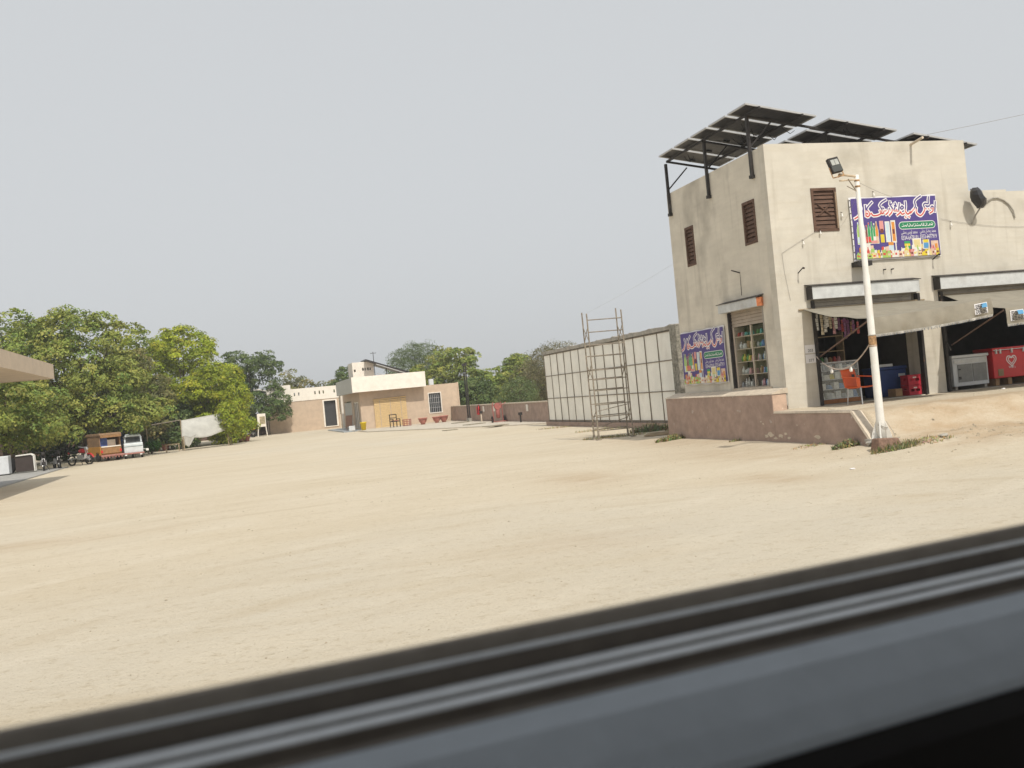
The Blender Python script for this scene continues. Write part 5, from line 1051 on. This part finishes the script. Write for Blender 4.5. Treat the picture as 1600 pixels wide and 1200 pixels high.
part('windscreen', MB().hexa([(1.34, -.58, .96), (1.36, -.58, .96), (1.36, .58, .96), (1.34, .58, .96), (1.0, -.55, 1.6), (1.02, -.55, 1.6), (1.02, .55, 1.6), (1.0, .55, 1.6)]), M_TINT, rv)
part('tailgate', MB().box(-1.26, -1.205, -.62, .62, .5, .88), mat('ochre_sheet', (.45, .22, .08)), rv)
part('tailgate_band', MB().box(-1.285, -1.262, -.62, .62, .90, .97), M_CREAM, rv)
part('seat_back', MB().box(-.9, -.85, -.45, .1, .96, 1.36), M_CREAM, rv)
part('side_curtain', MB().box(-1.0, -.96, .12, .6, .96, 1.5), mat('blue_curtain', (.08, .13, .36), .8, .2, 5), rv)
bp_ = part('rear_bumper', MB().box(-1.45, -1.27, -.72, .72, .30, .42), M_VPINK, rv, bev=.02)
for k in range(7): part('mud_flap', MB().prism([(-.66+.2*k, .30), (-.52+.2*k, .30), (-.59+.2*k, .17)], -1.42, -1.40, 'yz'), M_VPINK, bp_)
for y in (-.6, .6): part('tail_lamp', MB().box(-1.275, -1.258, y-.06, y+.06, .55, .72), M_RED, rv)
for x, y in ((-.65, -.62), (-.65, .62), (.95, -.62), (.95, .62)): wheel(rv, x, y)
rv.scale = (.93, .93, .93)
# white rickshaw
wr = thing('white_rickshaw', 'white auto rickshaw with pink bumper parked right of the orange van', 'rickshaw', -18.7, 42.9, 0.0, rz=98)
part('body', MB().prism([(-1.05, .35), (-1.1, .95), (-.98, 1.02), (1.0, .95), (1.2, .6), (1.1, .35), (.9, .3), (-.9, .3)], -.58, .58, 'xz'), M_VWHITE, wr, bev=.05)
part('cabin', MB().prism([(-1.0, 1.02), (-.72, 1.45), (.75, 1.45), (.98, 1.0)], -.54, .54, 'xz'), M_VWHITE, wr, bev=.05)
part('rear_window', MB().hexa([(-1.03, -.46, 1.06), (-.99, -.46, 1.06), (-.99, .46, 1.06), (-1.03, .46, 1.06), (-.80, -.42, 1.38), (-.76, -.42, 1.38), (-.76, .42, 1.38), (-.80, .42, 1.38)]), M_TINT, wr)
part('spoiler', MB().hexa([(-.92, -.5, 1.42), (-.60, -.5, 1.46), (-.60, .5, 1.46), (-.92, .5, 1.42), (-.90, -.48, 1.50), (-.6, -.42, 1.58), (-.6, .42, 1.58), (-.90, .48, 1.50)]), M_VWHITE, wr)
part('side_window', MB().box(-.6, .5, -.56, -.543, 1.05, 1.38), M_TINT, wr); part('side_window', MB().box(-.6, .5, .543, .56, 1.05, 1.38), M_TINT, wr)
part('boot_crease', MB().box(-1.115, -1.08, -.55, .55, .78, .81), mat('teal_grey_line', (.3, .38, .4), .6), wr)
bp_ = part('rear_bumper', MB().box(-1.22, -1.10, -.62, .62, .28, .38), M_VPINK, wr, bev=.02)
for y in (-.42, .5): part('tail_lamp', MB().lathe_ell((-1.16, y, .24), (.07, .09, .06), 8, 6), M_PWHITE, bp_)
part('mirror', MB().tube((-.9, -.6, .55), (-1.1, -.82, .5), .02).box(-1.2, -1.08, -.9, -.74, .42, .56), M_WHITE, wr)
for x, y in ((-.7, -.5), (-.7, .5), (.85, 0)): wheel(wr, x, y, .22, .12)
wr.scale = (.93, .93, .93)
tp = thing('blue_tarpaulin', 'dark blue tarpaulin hung behind the white rickshaw', 'tarpaulin', -18.6, 45.2, 0)
b = MB(); P = [[(-20.1+1.6*i/10, 45.2+.12*math.sin(i*1.7+j), .25+2.0*j/6-.1*math.sin(math.pi*i/10)*(j == 6), 1, 0) for i in range(11)] for j in range(7)]
shell(b, P, .02); part('sheet', b, mat('blue_sheet', (.03, .07, .20), .6, .15, 3), tp, smooth=True)
for s in (-20.3, -18.8): part('pole', MB().tube((s, 45.25, 0), (s, 45.25, 1.95), .03), M_WOOD, tp)

# motorcycles
def motorcycle(label, s, t, rz, tank):  # all but the red one get dark parts, tree shade put into the colour
    m = thing('motorcycle', label, 'motorcycle', s, t, 0.0, rz=rz, group='parked motorcycles')
    for x, nm in ((-.62, 'rear_wheel'), (.62, 'front_wheel')):
        w_ = part(nm, MB().path([(x+.27*math.cos(a), 0, .29+.27*math.sin(a)) for a in np.linspace(0, 2*math.pi, 19)], .045, 6), M_BLACK, m)
        part('spoked_hub', MB().lathe([(.05, -.06), (.05, .06)], (x, 0, .29), 8, 'y').path([(x-.25, 0, .29), (x+.25, 0, .29)], .008, 4).path([(x, 0, .04), (x, 0, .54)], .008, 4), M_CHROME, w_)
    part('tank', MB().lathe_ell((.18, 0, .80), (.28, .13, .13), 12, 8), tank, m, smooth=True)
    part('seat', MB().prism([(-.72, .78), (-.70, .86), (-.1, .80), (.0, .76), (-.1, .70), (-.6, .70)], -.13, .13, 'xz'), M_BLACK, m, bev=.03)
    part('engine', MB().box(-.12, .25, -.14, .14, .30, .58).tube((.1, -.1, .4), (-.75, -.16, .36), .04), M_ALU, m, bev=.02)
    part('frame_tube', MB().path([(.40, 0, .85), (.2, 0, .35), (-.3, 0, .32), (-.62, 0, .29)], .025).path([(.38, 0, .82), (-.2, 0, .68), (-.7, 0, .68)], .025), M_IRON, m)
    part('fork', MB().tube((.62, -.08, .29), (.38, -.06, .98), .025).tube((.62, .08, .29), (.38, .06, .98), .025), M_CHROME if tank is M_RED else M_IRON, m)
    part('handlebar', MB().path([(.25, -.36, 1.05), (.36, -.15, 1.0), (.36, .15, 1.0), (.25, .36, 1.05)], .018), M_CHROME if tank is M_RED else M_IRON, m)
    part('headlight', MB().lathe_ell((.48, 0, .90), (.10, .11, .11), 10, 8), M_CHROME if tank is M_RED else M_IRON, m, smooth=True)
    part('mudguard', MB().path([(.62+.33*math.cos(a), 0, .29+.33*math.sin(a)) for a in np.linspace(.3, 2.2, 8)], .05, 6), M_IRON if tank is not M_RED else tank, m)
    part('leg_guard', MB().hexa([(.42, -.22, .35), (.46, -.22, .35), (.46, .22, .35), (.42, .22, .35), (.50, -.2, .62), (.54, -.2, .62), (.54, .2, .62), (.50, .2, .62)]) if tank is M_RED else MB().box(.55, .60, -.07, .07, .50, .68), M_PWHITE, m)
    part('tail_lamp', MB().box(-.80, -.72, -.07, .07, .68, .78), M_RED, m); part('stand', MB().tube((-.1, .1, .32), (-.15, .3, 0), .02), M_IRON, m)
    return m
motorcycle('red motorcycle parked at the shade edge left of the orange van', -21.2, 39.4, -35, M_RED)
motorcycle('dark motorcycle in deep shade, second left of the orange van', -22.0, 36.6, -70, M_BLACK)
motorcycle('dark motorcycle in deep shade beside the white barrier rails', -22.4, 35.2, -80, M_BLACK)
motorcycle('small motorcycle leaning by the dark wall near the tan wing', -11.6, 67.3, 150, M_BLACK)

# tarpaulin shelter
ts = thing('tarpaulin_shelter', 'grey tarpaulin shelter strung under the bright green tree', 'shelter', -15.0, 50, 0)
def tq(u, v):                                                # u along, v down the sheet
    s = -16.0+3.0*u; t = 47.8+3.2*u*0.6-1.0*v; z = 2.02+0.30*u-1.25*v-0.12*math.sin(math.pi*u)*v+0.05*math.sin(u*9)*v
    return (s, t-0.15*math.sin(math.pi*v), z, 0.5, 0.5)
b = MB(); shell(b, [[tq(i/16, j/10) for i in range(17)] for j in range(11)], .02); part('sheet', b, M_TARP, ts, smooth=True)
b = MB(); shell(b, [[(-16.0+.9*i/6*(1-j/8*.6)+.15*j/8, 46.8-.1*math.sin(i), .92-.62*j/8+.08*math.sin(i*1.3), .5, .5) for i in range(7)] for j in range(9)], .02); part('hanging_corner', b, M_TARP, ts, smooth=True)
for s, t, h in ((-16.05, 47.8, 2.08), (-13.0, 49.8, 2.35), (-15.9, 46.7, .95), (-13.1, 48.8, 1.1), (-18.2, 47.5, 1.85)): part('pole', MB().tube((s, t, 0), (s, t, h), .035), M_WOOD, ts)
part('ridge_rope', MB().tube((-19.2, 47.2, 1.8), (-16.05, 47.8, 2.05), .03), M_PIPE, ts)
bt = thing('wooden_table', 'small rough wooden table under the drooping corner of the shelter', 'table', -16.6, 47.3, 0, local=True)
part('top', MB().box(-.5, .4, -.25, .25, .46, .52), M_WOOD, bt)
for x, y in ((-.45, -.2), (.35, -.2), (-.45, .2), (.35, .2)): part('leg', MB().box(x-.03, x+.03, y-.03, y+.03, 0, .458), M_WOOD, bt)
for s, t, lab in ((-18.0, 52.4, 'red pot in shade, left of two right of the white rickshaw'), (-17.45, 52.4, 'red pot in shade, right of two right of the white rickshaw'), (-12.2, 54.2, 'large red pot standing at the shade edge by the green creeper'), (-11.8, 55.2, 'darker red pot behind the large one by the green creeper'), (-13.6, 58.5, 'small red stool-like pot right of the tarpaulin shelter')):
    c = thing('clay_pot', lab, 'pot', s, t, 0, local=True, group='red clay pots under the trees')
    part('bowl', MB().lathe([(.17, 0), (.24, .24), (.28, .42), (.31, .43), (.31, .50), (.26, .50), (.23, .4)], n=16), M_POT, c, smooth=True); part('soil', MB().lathe([(.001, .4), (.245, .42)], n=14), M_TRUNK, c)
sb = thing('sign_stand', 'cream box sign on splayed legs left of the tan wing', 'sign', -10.2, 66.8, 0, local=True)
part('box', MB().box(-.42, .30, -.2, .2, .85, 2.0), M_CREAM, sb, bev=.02); part('picture_panel', MB().box(-.22, .24, -.21, -.203, 1.1, 1.75), mat('faded_poster', (.42, .35, .22), .7, .35, 6), sb)
for x, y in ((-.38, -.15), (.26, -.15), (-.38, .15), (.26, .15)): part('leg', MB().bar((x, y, .85), (x*1.25, y*1.3, 0), .06), M_CREAM, sb)

# ------------------------------------------------------------------ trees
def add_tint(me, cols4):
    a = me.color_attributes.new('tint', 'FLOAT_COLOR', 'POINT'); a.data.foreach_set('color', cols4.astype(np.float32).ravel())
def leaf_cloud(name, centres, outward, per, spread, size, cols, seed, aspect=0.55, up=0.5, rnd=0.75, droop=0.0):
    """leaf-sized kites round each clump centre"""
    g = np.random.default_rng(seed); n = len(centres)*per
    c = np.repeat(centres, per, 0); o = np.repeat(outward, per, 0)
    u = g.normal(size=(n, 3)) + o*0.9 + np.array([0, 0, 0.7]); u /= np.linalg.norm(u, axis=1, keepdims=True)+1e-9
    rad = np.repeat(g.uniform(.6, 1.45, (len(centres), 1)), per, 0)*spread*2.0
    p = c + u*rad*g.uniform(.72, 1.08, (n, 1))*np.array([1.1, 1.1, .72])
    nrm = u*0.9 + np.array([0, 0, up*.35]) + g.normal(size=(n, 3))*rnd*.75; nrm /= np.linalg.norm(nrm, axis=1, keepdims=True)+1e-9
    ax = g.normal(size=(n, 3)) + o*0.4 - np.array([0, 0, droop]); ax -= nrm*(ax*nrm).sum(1, keepdims=True); ax /= np.linalg.norm(ax, axis=1, keepdims=True)+1e-9
    bx = np.cross(nrm, ax); L = size*g.uniform(0.65, 1.35, (n, 1)); Wd = L*aspect
    v = np.empty((n, 4, 3)); v[:, 0] = p-ax*L*.5; v[:, 1] = p+bx*Wd*.5+ax*L*.05-nrm*L*.08; v[:, 2] = p+ax*L*.5-nrm*L*.10; v[:, 3] = p-bx*Wd*.5+ax*L*.05-nrm*L*.08
    me = bpy.data.meshes.new(name); me.vertices.add(n*4); me.vertices.foreach_set('co', v.ravel())
    me.loops.add(n*4); me.loops.foreach_set('vertex_index', np.arange(n*4)); me.polygons.add(n); me.polygons.foreach_set('loop_start', np.arange(n)*4)
    me.update(calc_edges=True)
    base = np.array(cols)                                    # leaf colours of this species
    ci = np.repeat(g.integers(0, len(base), len(centres)), per)
    swap = g.random(n) < 0.3; ci[swap] = g.integers(0, len(base), swap.sum())
    col = base[ci]*g.uniform(0.8, 1.2, (n, 1))*np.repeat(g.uniform(0.72, 1.22, (len(centres), 1)), per, 0); col = np.clip(col, 0, 1)
    add_tint(me, np.concatenate([np.repeat(col, 4, 0), np.ones((n*4, 1))], 1)); me.materials.append(LEAF); return me
def crown_points(lobes, nclump, seed, fill=0.18):
    g = np.random.default_rng(seed); lb = np.array(lobes, float); wts = (lb[:, 3]*lb[:, 4]+lb[:, 3]*lb[:, 5]+lb[:, 4]*lb[:, 5]); wts /= wts.sum()
    pts, outs = [], []
    while len(pts) < nclump:
        k = g.choice(len(lb), p=wts); d = g.normal(size=3); d /= np.linalg.norm(d); fr = g.uniform(0.82, 1.12) if g.random() > fill else g.uniform(0.3, 0.86)
        p = lb[k, :3] + d*lb[k, 3:]*fr
        if p[2] < 0.25: continue
        ins = (((p-lb[:, :3])/lb[:, 3:])**2).sum(1); ins[k] = 9
        if ins.min() < 0.62 and g.random() < 0.8: continue
        pts.append(p); outs.append(d)
    return np.array(pts), np.array(outs)
def lobes_for(h, r, seed, n=11, low=0.25, flat=0.8, top=1.0):
    q = random.Random(seed); out = [(0, 0, h*(low+1)/2, r*.72, r*.72, h*(1-low)/2*.85)]
    for k in range(n):
        a = q.uniform(0, 6.283); u = (k+.5)/n; z = h*(low+(1-low)*(0.12+0.80*u)); rr = r*(1-0.75*max(0, u-.55)**1.2*top*1.8)*q.uniform(.45, .78); lr = r*q.uniform(.30, .46)
        z = min(z, h-lr*flat*0.9); out.append((rr*math.cos(a), rr*math.sin(a), z, lr, lr, lr*flat))
    out.append((q.uniform(-.2, .2)*r, q.uniform(-.2, .2)*r, h-.32*r*flat, r*.38, r*.38, r*.36*flat)); return out
def tree(label, x, y, h, r, cols, seed, nclump=420, per=16, size=.26, spread=.22, low=.25, lobes=None, group=None, name='tree', flat=.8, up=.9, aspect=.6, rnd=.6, droop=0., trunk_r=.16, fill=.18, cat='tree'):
    o = bpy.data.objects.new(name, None); COL.objects.link(o); o.location = (x, y, 0); o['label'] = label; o['category'] = cat
    if group: o['group'] = group
    ORG[o.name] = (0, 0, 0)
    lb = lobes or lobes_for(h, r, seed, low=low, flat=flat)
    q = random.Random(seed+1); b = MB(); hz = h*(low+.12)
    b.tube((0, 0, -.1), (q.uniform(-.1, .1), q.uniform(-.1, .1), hz), trunk_r*1.25, trunk_r*.8, 10)
    for l in lb[1:]:
        m = Vector((l[0]*.5, l[1]*.5, (hz+l[2])/2)); b.tube((0, 0, hz-.15), m, trunk_r*.55, trunk_r*.34, 6); b.tube(m, (l[0], l[1], l[2]), trunk_r*.34, trunk_r*.12, 6)
    part('trunk', b, M_TRUNK, o)
    pts, outs = crown_points(lb, nclump, seed, fill)
    me = leaf_cloud('crown', pts, outs, per, spread, size, cols, seed+5, aspect, up, rnd, droop)
    part('crown', me, None, o, kind='stuff'); return o
G_MID = [(.25, .315, .07), (.29, .335, .078), (.185, .265, .062), (.38, .38, .095), (.275, .305, .066)]
G_OLIVE = [(.20, .21, .08), (.235, .235, .085), (.165, .18, .07), (.29, .25, .10)]
G_LIME = [(.33, .40, .032), (.37, .42, .036), (.27, .345, .03), (.42, .41, .044), (.24, .30, .032)]
G_DARK = [(.11, .165, .052), (.135, .19, .058), (.09, .14, .046), (.16, .205, .066)]
G_FEATH = [(.14, .19, .07), (.165, .205, .075), (.115, .165, .06)]
G_DRY = [(.20, .185, .095), (.235, .21, .11), (.16, .16, .08), (.27, .24, .14)]
TG = 'trees beyond the forecourt'
tree('broad mid-green tree cut by the left edge of the picture', -32.4, 62, 9.8, 4.2, G_MID, 101, 230, 100, .19, .30, .18, group=TG)
tree('large leafy mid-green tree, tallest of the left clump', -27.0, 60, 9.2, 4.4, G_MID, 102, 300, 110, .19, .30, .16, group=TG, fill=.06)
tree('lower mid-green tree whose boughs overhang the motorcycles', -27.4, 51.5, 5.6, 3.5, G_MID, 115, 230, 100, .18, .28, .30, group=TG)
tree('leafy tree directly above the orange van', -24.8, 60.0, 5.9, 2.8, G_MID, 116, 210, 100, .18, .27, .30, group=TG)
tree('dull olive tree between the tall tree and the lime one', -26.4, 67.5, 7.0, 2.3, G_OLIVE, 103, 190, 90, .18, .27, .15, group=TG)
tree('rounded lime-green tree behind the grey shelter', -25.6, 74.5, 9.0, 4.3, G_LIME, 104, 380, 110, .19, .30, .12, group=TG, fill=.12)
tree('dark green tree rising just left of the tan wing', -24.2, 89, 7.6, 3.5, G_DARK, 106, 290, 80, .21, .28, .05, group=TG)
tree('bright creeper-covered bush hanging over the grey shelter', -21.9, 71.5, 5.7, 2.5, G_LIME, 105, 270, 84, .18, .26, .02, group=TG, name='creeper_bush', cat='bush', droop=.8)
tree('small dark tree seen over the tan wing roof', -25.0, 110, 6.3, 2.6, G_OLIVE, 107, 130, 50, .26, .30, .15, group=TG)
tree('second small tree seen over the tan wing roof', -21.5, 112, 5.0, 2.0, G_OLIVE, 117, 90, 50, .26, .28, .15, group=TG)
tree('dark tree peeping up beside the cream roof tower', -18.0, 105, 6.1, 1.9, G_DARK, 108, 110, 60, .24, .26, .15, group=TG)
tree('feathery green tree behind the slanted roof panel', -9.9, 98, 7.3, 2.9, G_FEATH, 109, 900, 36, .20, .34, .10, group=TG, aspect=.22, rnd=1.0, droop=.4, fill=.3)
tree('leafy rounded tree behind the office corner', -5.7, 92, 6.4, 3.0, G_MID, 110, 230, 70, .22, .27, .12, group=TG)
tree('low broad-leaved tree behind the slim dark poles', -2.3, 87, 3.9, 2.2, G_MID, 112, 170, 64, .22, .24, .05, group=TG)
tree('broad-leaved tree right of the far palm', .6, 90, 4.9, 2.4, G_MID, 113, 190, 64, .22, .25, .05, group=TG)
tree('dry thorny tree half hidden by the hoarding end', 3.3, 77, 5.0, 2.5, G_DRY, 114, 700, 34, .18, .32, .05, group=TG, aspect=.25, rnd=1.0, fill=.3)
tree('pale feathery bush over the boundary wall before the trees', .2, 74, 2.5, 1.6, G_FEATH, 118, 300, 24, .17, .25, .02, group=TG, aspect=.25, rnd=1.0, name='bush', cat='bush')
tree('dark green bush behind the boundary wall by the poles', -3.4, 80, 3.0, 2.0, G_DARK, 119, 130, 56, .22, .25, .02, group=TG, name='bush', cat='bush')
tree('olive thicket behind the boundary wall left of the hoarding', 2.0, 84, 3.6, 2.4, G_OLIVE, 120, 170, 60, .20, .25, .02, group=TG, name='bush', cat='bush')
tree('dark bush in the shade behind the white rickshaw', -25.5, 70, 3.4, 2.4, G_DARK, 121, 120, 60, .22, .27, .03, group=TG, name='bush', cat='bush')
tree('dark bush in the shade behind the motorcycles', -31.0, 66, 3.6, 3.0, G_DARK, 122, 130, 60, .24, .28, .03, group=TG, name='bush', cat='bush')
tree('small bright green shrub right of the white rickshaw', -24.2, 63.5, .75, .5, [(.06, .16, .02), (.08, .19, .03)], 123, 90, 14, .14, .10, .0, group=TG, name='shrub', cat='shrub', trunk_r=.03)
tree('leafy creeper strand drooping over the right end of the shelter', -19.6, 66.2, 2.9, .75, G_LIME, 131, 120, 26, .16, .2, .25, group=TG, name='creeper_strand', cat='creeper', droop=1.0, trunk_r=.03)
# palm
pm = bpy.data.objects.new('palm_tree', None); COL.objects.link(pm); pm.location = (-4.4, 130, 0); pm['label'] = 'far date palm with drooping fronds above the boundary wall'; pm['category'] = 'palm'; ORG[pm.name] = (0, 0, 0)
part('trunk', MB().tube((0, 0, -.1), (.2, 0, 4.6), .22, .16, 10), M_TRUNK, pm)
b = MB(); g2 = random.Random(9)
for k in range(26):
    a = g2.uniform(0, 6.283); el = g2.uniform(-.1, 1.3); L_ = g2.uniform(1.4, 2.0); dx, dy = math.cos(a), math.sin(a)
    prev = None
    for j in range(9):
        u = j/8; p = Vector((.2+dx*L_*u*math.cos(el), dy*L_*u*math.cos(el), 4.6+L_*u*math.sin(el)-1.0*u*u))
        if prev is not None:
            for sg in (-1, 1):
                q = p + Vector((-dy*sg*.28*(1-.5*u), dx*sg*.28*(1-.5*u), -.18)); b.add([prev, p, q], [(0, 1, 2)])
        prev = p
me = mesh_of('crown', b); add_tint(me, np.tile(np.array([.12, .14, .06, 1.0]), (len(me.vertices), 1))); me.materials.append(LEAF); part('crown', me, None, pm, kind='stuff')

# ------------------------------------------------------------------ weeds and grass
def tuft(label, s, t, r, h, n, cols, seed, name='weed_tuft', cat='weeds', leafy=False):
    q = random.Random(seed); vs, fs, cl = [], [], []
    for i in range(n):
        a = q.uniform(0, 6.283); d = r*math.sqrt(q.random()); x, y = d*math.cos(a)*1.4, d*math.sin(a)*.6; z = gh(s+x, t+y)-gh(s, t); L_ = h*q.uniform(.2, .9)*(1-.4*d/r); w = .006*q.uniform(.7, 1.6)*(2.4 if leafy else 1)
        b_ = q.uniform(0, 6.283); lean = q.uniform(.1, .7)*L_; ox, oy = math.cos(b_), math.sin(b_); c = q.choice(cols); k = len(vs)
        vs += [(x-oy*w, y+ox*w, z), (x+oy*w, y-ox*w, z), (x+ox*lean*.5-oy*w, y+oy*lean*.5+ox*w, z+L_*.6), (x+ox*lean*.5+oy*w, y+oy*lean*.5-ox*w, z+L_*.6), (x+ox*lean, y+oy*lean, z+L_)]
        fs += [(k, k+1, k+3, k+2), (k+2, k+3, k+4)]; cl += [(*[u*q.uniform(.7, 1.3) for u in c], 1)]*5
    for i in range(int(n*(1.6 if leafy else .7))):          # small leaves between the blades
        a = q.uniform(0, 6.283); d = r*math.sqrt(q.random())*.9; x, y = d*math.cos(a)*1.4, d*math.sin(a)*.6; z = gh(s+x, t+y)-gh(s, t)+h*q.random()*(.75 if leafy else .35)*(1-d/r*.7)
        c = q.choice(cols); k = len(vs); L_ = q.uniform(.025, .06); u = Vector((q.gauss(0, 1), q.gauss(0, 1), q.gauss(0, .6))).normalized(); w_ = u.orthogonal().normalized()*.4
        p = Vector((x, y, z)); vs += [tuple(p-u*L_), tuple(p+w_*L_), tuple(p+u*L_), tuple(p-w_*L_)]; fs.append((k, k+1, k+2, k+3)); cl += [(*[v*q.uniform(.7, 1.3) for v in c], 1)]*4
    me = bpy.data.meshes.new(name); me.from_pydata(vs, [], fs); add_tint(me, np.array(cl)); me.materials.append(LEAF)
    o = solo(name, label, cat, me, None, s, t, gh(s, t)-.01, rz=0.01, group='weeds along the wall foot'); o['kind'] = 'stuff'; return o
GW = [(.16, .18, .07), (.20, .20, .09), (.33, .27, .13), (.13, .15, .06), (.36, .29, .16)]; GDRY = [(.46, .36, .20), (.38, .30, .17), (.26, .24, .12), (.50, .40, .25)]
tuft('green grass tuft growing around the brick block by the pole', -0.62, -4.55, .42, .22, 420, GW, 1)
tuft('dry straw edge of the grass right of the brick block', 0.05, -4.6, .45, .14, 160, GDRY, 2)
tuft('low weed plant at the sloping end of the brown wall', -0.62, -3.1, .30, .26, 180, GW, 3, leafy=True)
tuft('dry grass fringe below the low section of brown wall', -0.62, -1.9, .45, .10, 120, GDRY, 4)
tuft('green weeds at the left end of the tall brown wall', -0.75, 4.9, .40, .24, 220, GW, 5, leafy=True)
tuft('tiny weed sprout in the middle of the brown wall foot', -0.60, 1.6, .14, .16, 50, GW, 6)
tuft('dry grass strip under the middle of the scaffold', -0.2, 10.0, .8, .16, 320, GDRY+GW[:2], 7)
tuft('leafy green weed behind the right scaffold legs', 1.3, 10.9, .55, .5, 260, [(.16, .19, .10), (.20, .22, .12), (.30, .27, .16)], 8, leafy=True)
tuft('dry grass strip left of the scaffold along the plinth', 1.5, 15.5, 1.0, .18, 300, GDRY, 9)
tuft('green grass patch at the left scaffold foot', -0.9, 10.2, .5, .16, 200, GW, 10)
tuft('sparse dry grass near the far end of the hoarding', 1.7, 21.5, .9, .15, 200, GDRY, 11)
tuft('short weeds at the foot of the near hoarding column', 1.9, 9.6, .5, .30, 160, GW, 12, leafy=True)

# ------------------------------------------------------------------ the vehicle we look out of
VA = math.radians(23.4)                                      # the sill runs e, the cabin lies on the -n side
vo = bpy.data.objects.new('vehicle', None); COL.objects.link(vo); vo.location = (0, 0, 0); vo.rotation_euler = (0, 0, VA)
vo['label'] = 'dark grey window sill and door of the vehicle the view is taken from'; vo['category'] = 'vehicle'; ORG['vehicle'] = (0, 0, 0)
def strip(pts, x0=-2.2, x1=2.6):                             # (distance outward, drop below the eye) profile run along the sill
    b = MB(); n = len(pts); b.v = [(x0, d, CAM_H-h) for d, h in pts] + [(x1, d, CAM_H-h) for d, h in pts]
    b.f = [(i, i+1, n+i+1, n+i) for i in range(n-1)]; b.m = [0]*len(b.f); return b
def closed(pts, x0=-2.2, x1=2.6):
    return MB().prism([(d, CAM_H-h) for d, h in pts], x0, x1, 'yz')
part('outer_weatherstrip', closed([(.575, .158), (.5735, .151), (.5705, .1495), (.5675, .1508), (.5665, .154), (.5662, .175), (.575, .175)]), M_VSEAL, vo, smooth=False)
part('strip_bead', closed([(.5655, .1622), (.5645, .1600), (.5622, .1596), (.5606, .1604), (.5604, .1625)]), M_VRAIL, vo)
part('channel_lip', closed([(.5658, .1624), (.5602, .1626), (.5598, .1766), (.5598, .20), (.5658, .20)]), M_VDK, vo)
part('glass_channel', closed([(.5595, .200), (.5595, .1785), (.5563, .1785), (.5563, .200)]), M_VDK, vo)
part('sill_rail', closed([(.5560, .1745), (.554, .1731), (.546, .1731), (.5437, .1738), (.5430, .1752), (.5560, .1756)]), M_VRAIL, vo)
part('rail_shade_face', closed([(.5558, .1758), (.5428, .1754), (.5424, .1795), (.5424, .2), (.5558, .2)]), M_VDK, vo)  # rail's inner face in a darker colour, painted as its shade
part('inner_rail', closed([(.5398, .1780), (.5390, .1763), (.5330, .1764), (.5312, .1772), (.5308, .1786), (.5398, .1790)]), M_VRAIL, vo)
part('inner_shade_face', closed([(.5400, .1792), (.5306, .1788), (.5300, .1850), (.5300, .2), (.5420, .2)]), M_VDK, vo)  # shade below the inner rail painted the same dark way
part('rubber_edge', closed([(.5298, .1855), (.5265, .1845), (.5215, .1862), (.5215, .20), (.5298, .20)]), M_VDK, vo)
part('door_panel', closed([(.5205, .1865), (.50, .1925), (.478, .2085), (.463, .2215), (.4600, .2262), (.463, .30), (.5205, .30)]), M_VINTD, vo)
part('dark_cabin_lining', closed([(.4596, .2267), (.448, .238), (.42, .50), (.42, 1.25), (.54, 1.25), (.54, .301), (.4625, .301)]), M_VBLACK, vo)  # darkness of the cabin put into the near-black colour
part('outer_door_skin', closed([(.5765, .160), (.5765, .19), (.64, .55), (.63, 1.25), (.60, 1.25), (.60, .55), (.545, .20), (.545, .196), (.5755, .196)]), mat('vehicle_paint', (.35, .35, .36), .35, .03, 3, spec=.6), vo)
part('roof', MB().box(-2.2, 2.6, -1.35, .50, CAM_H+.46, CAM_H+.52), mat('roof_lining', (.25, .24, .22), .9, .05, 10), vo)  # unseen roof, added to keep direct sun off the sill
part('floor', MB().box(-2.2, 2.6, -1.35, .60, .52, .58), M_VBLACK, vo)  # floor, far door and bulkhead: unseen, added to keep the cabin dark
part('unseen_far_door', MB().box(-2.2, 2.6, -1.35, -1.25, .581, CAM_H-.12), M_VBLACK, vo)
part('unseen_bulkhead', MB().box(-2.2, -2.12, -1.24, .41, .581, CAM_H+.459), M_VBLACK, vo)
for x in (-1.5, 2.0): wheel(vo, x, .48, .34, .2); 
for x in (-1.5, 2.0): wheel(vo, x, -1.2, .34, .2)

# ------------------------------------------------------------------ dusty air
hz = MB().box(-1000, 1000, -1000, 1000, -1.0, 12.5); hm = bpy.data.materials.new('dusty_air'); hm.use_nodes = True
hn = hm.node_tree.nodes; hn.remove(hn['Principled BSDF']); pv = hn.new('ShaderNodeVolumePrincipled')
pv.inputs['Color'].default_value = (0.93, 0.93, 0.92, 1); pv.inputs['Density'].default_value = 0.0010; pv.inputs['Anisotropy'].default_value = 0.2
hm.node_tree.links.new(pv.outputs[0], hn['Material Output'].inputs['Volume'])
struct('haze', hz, hm, kind='stuff')
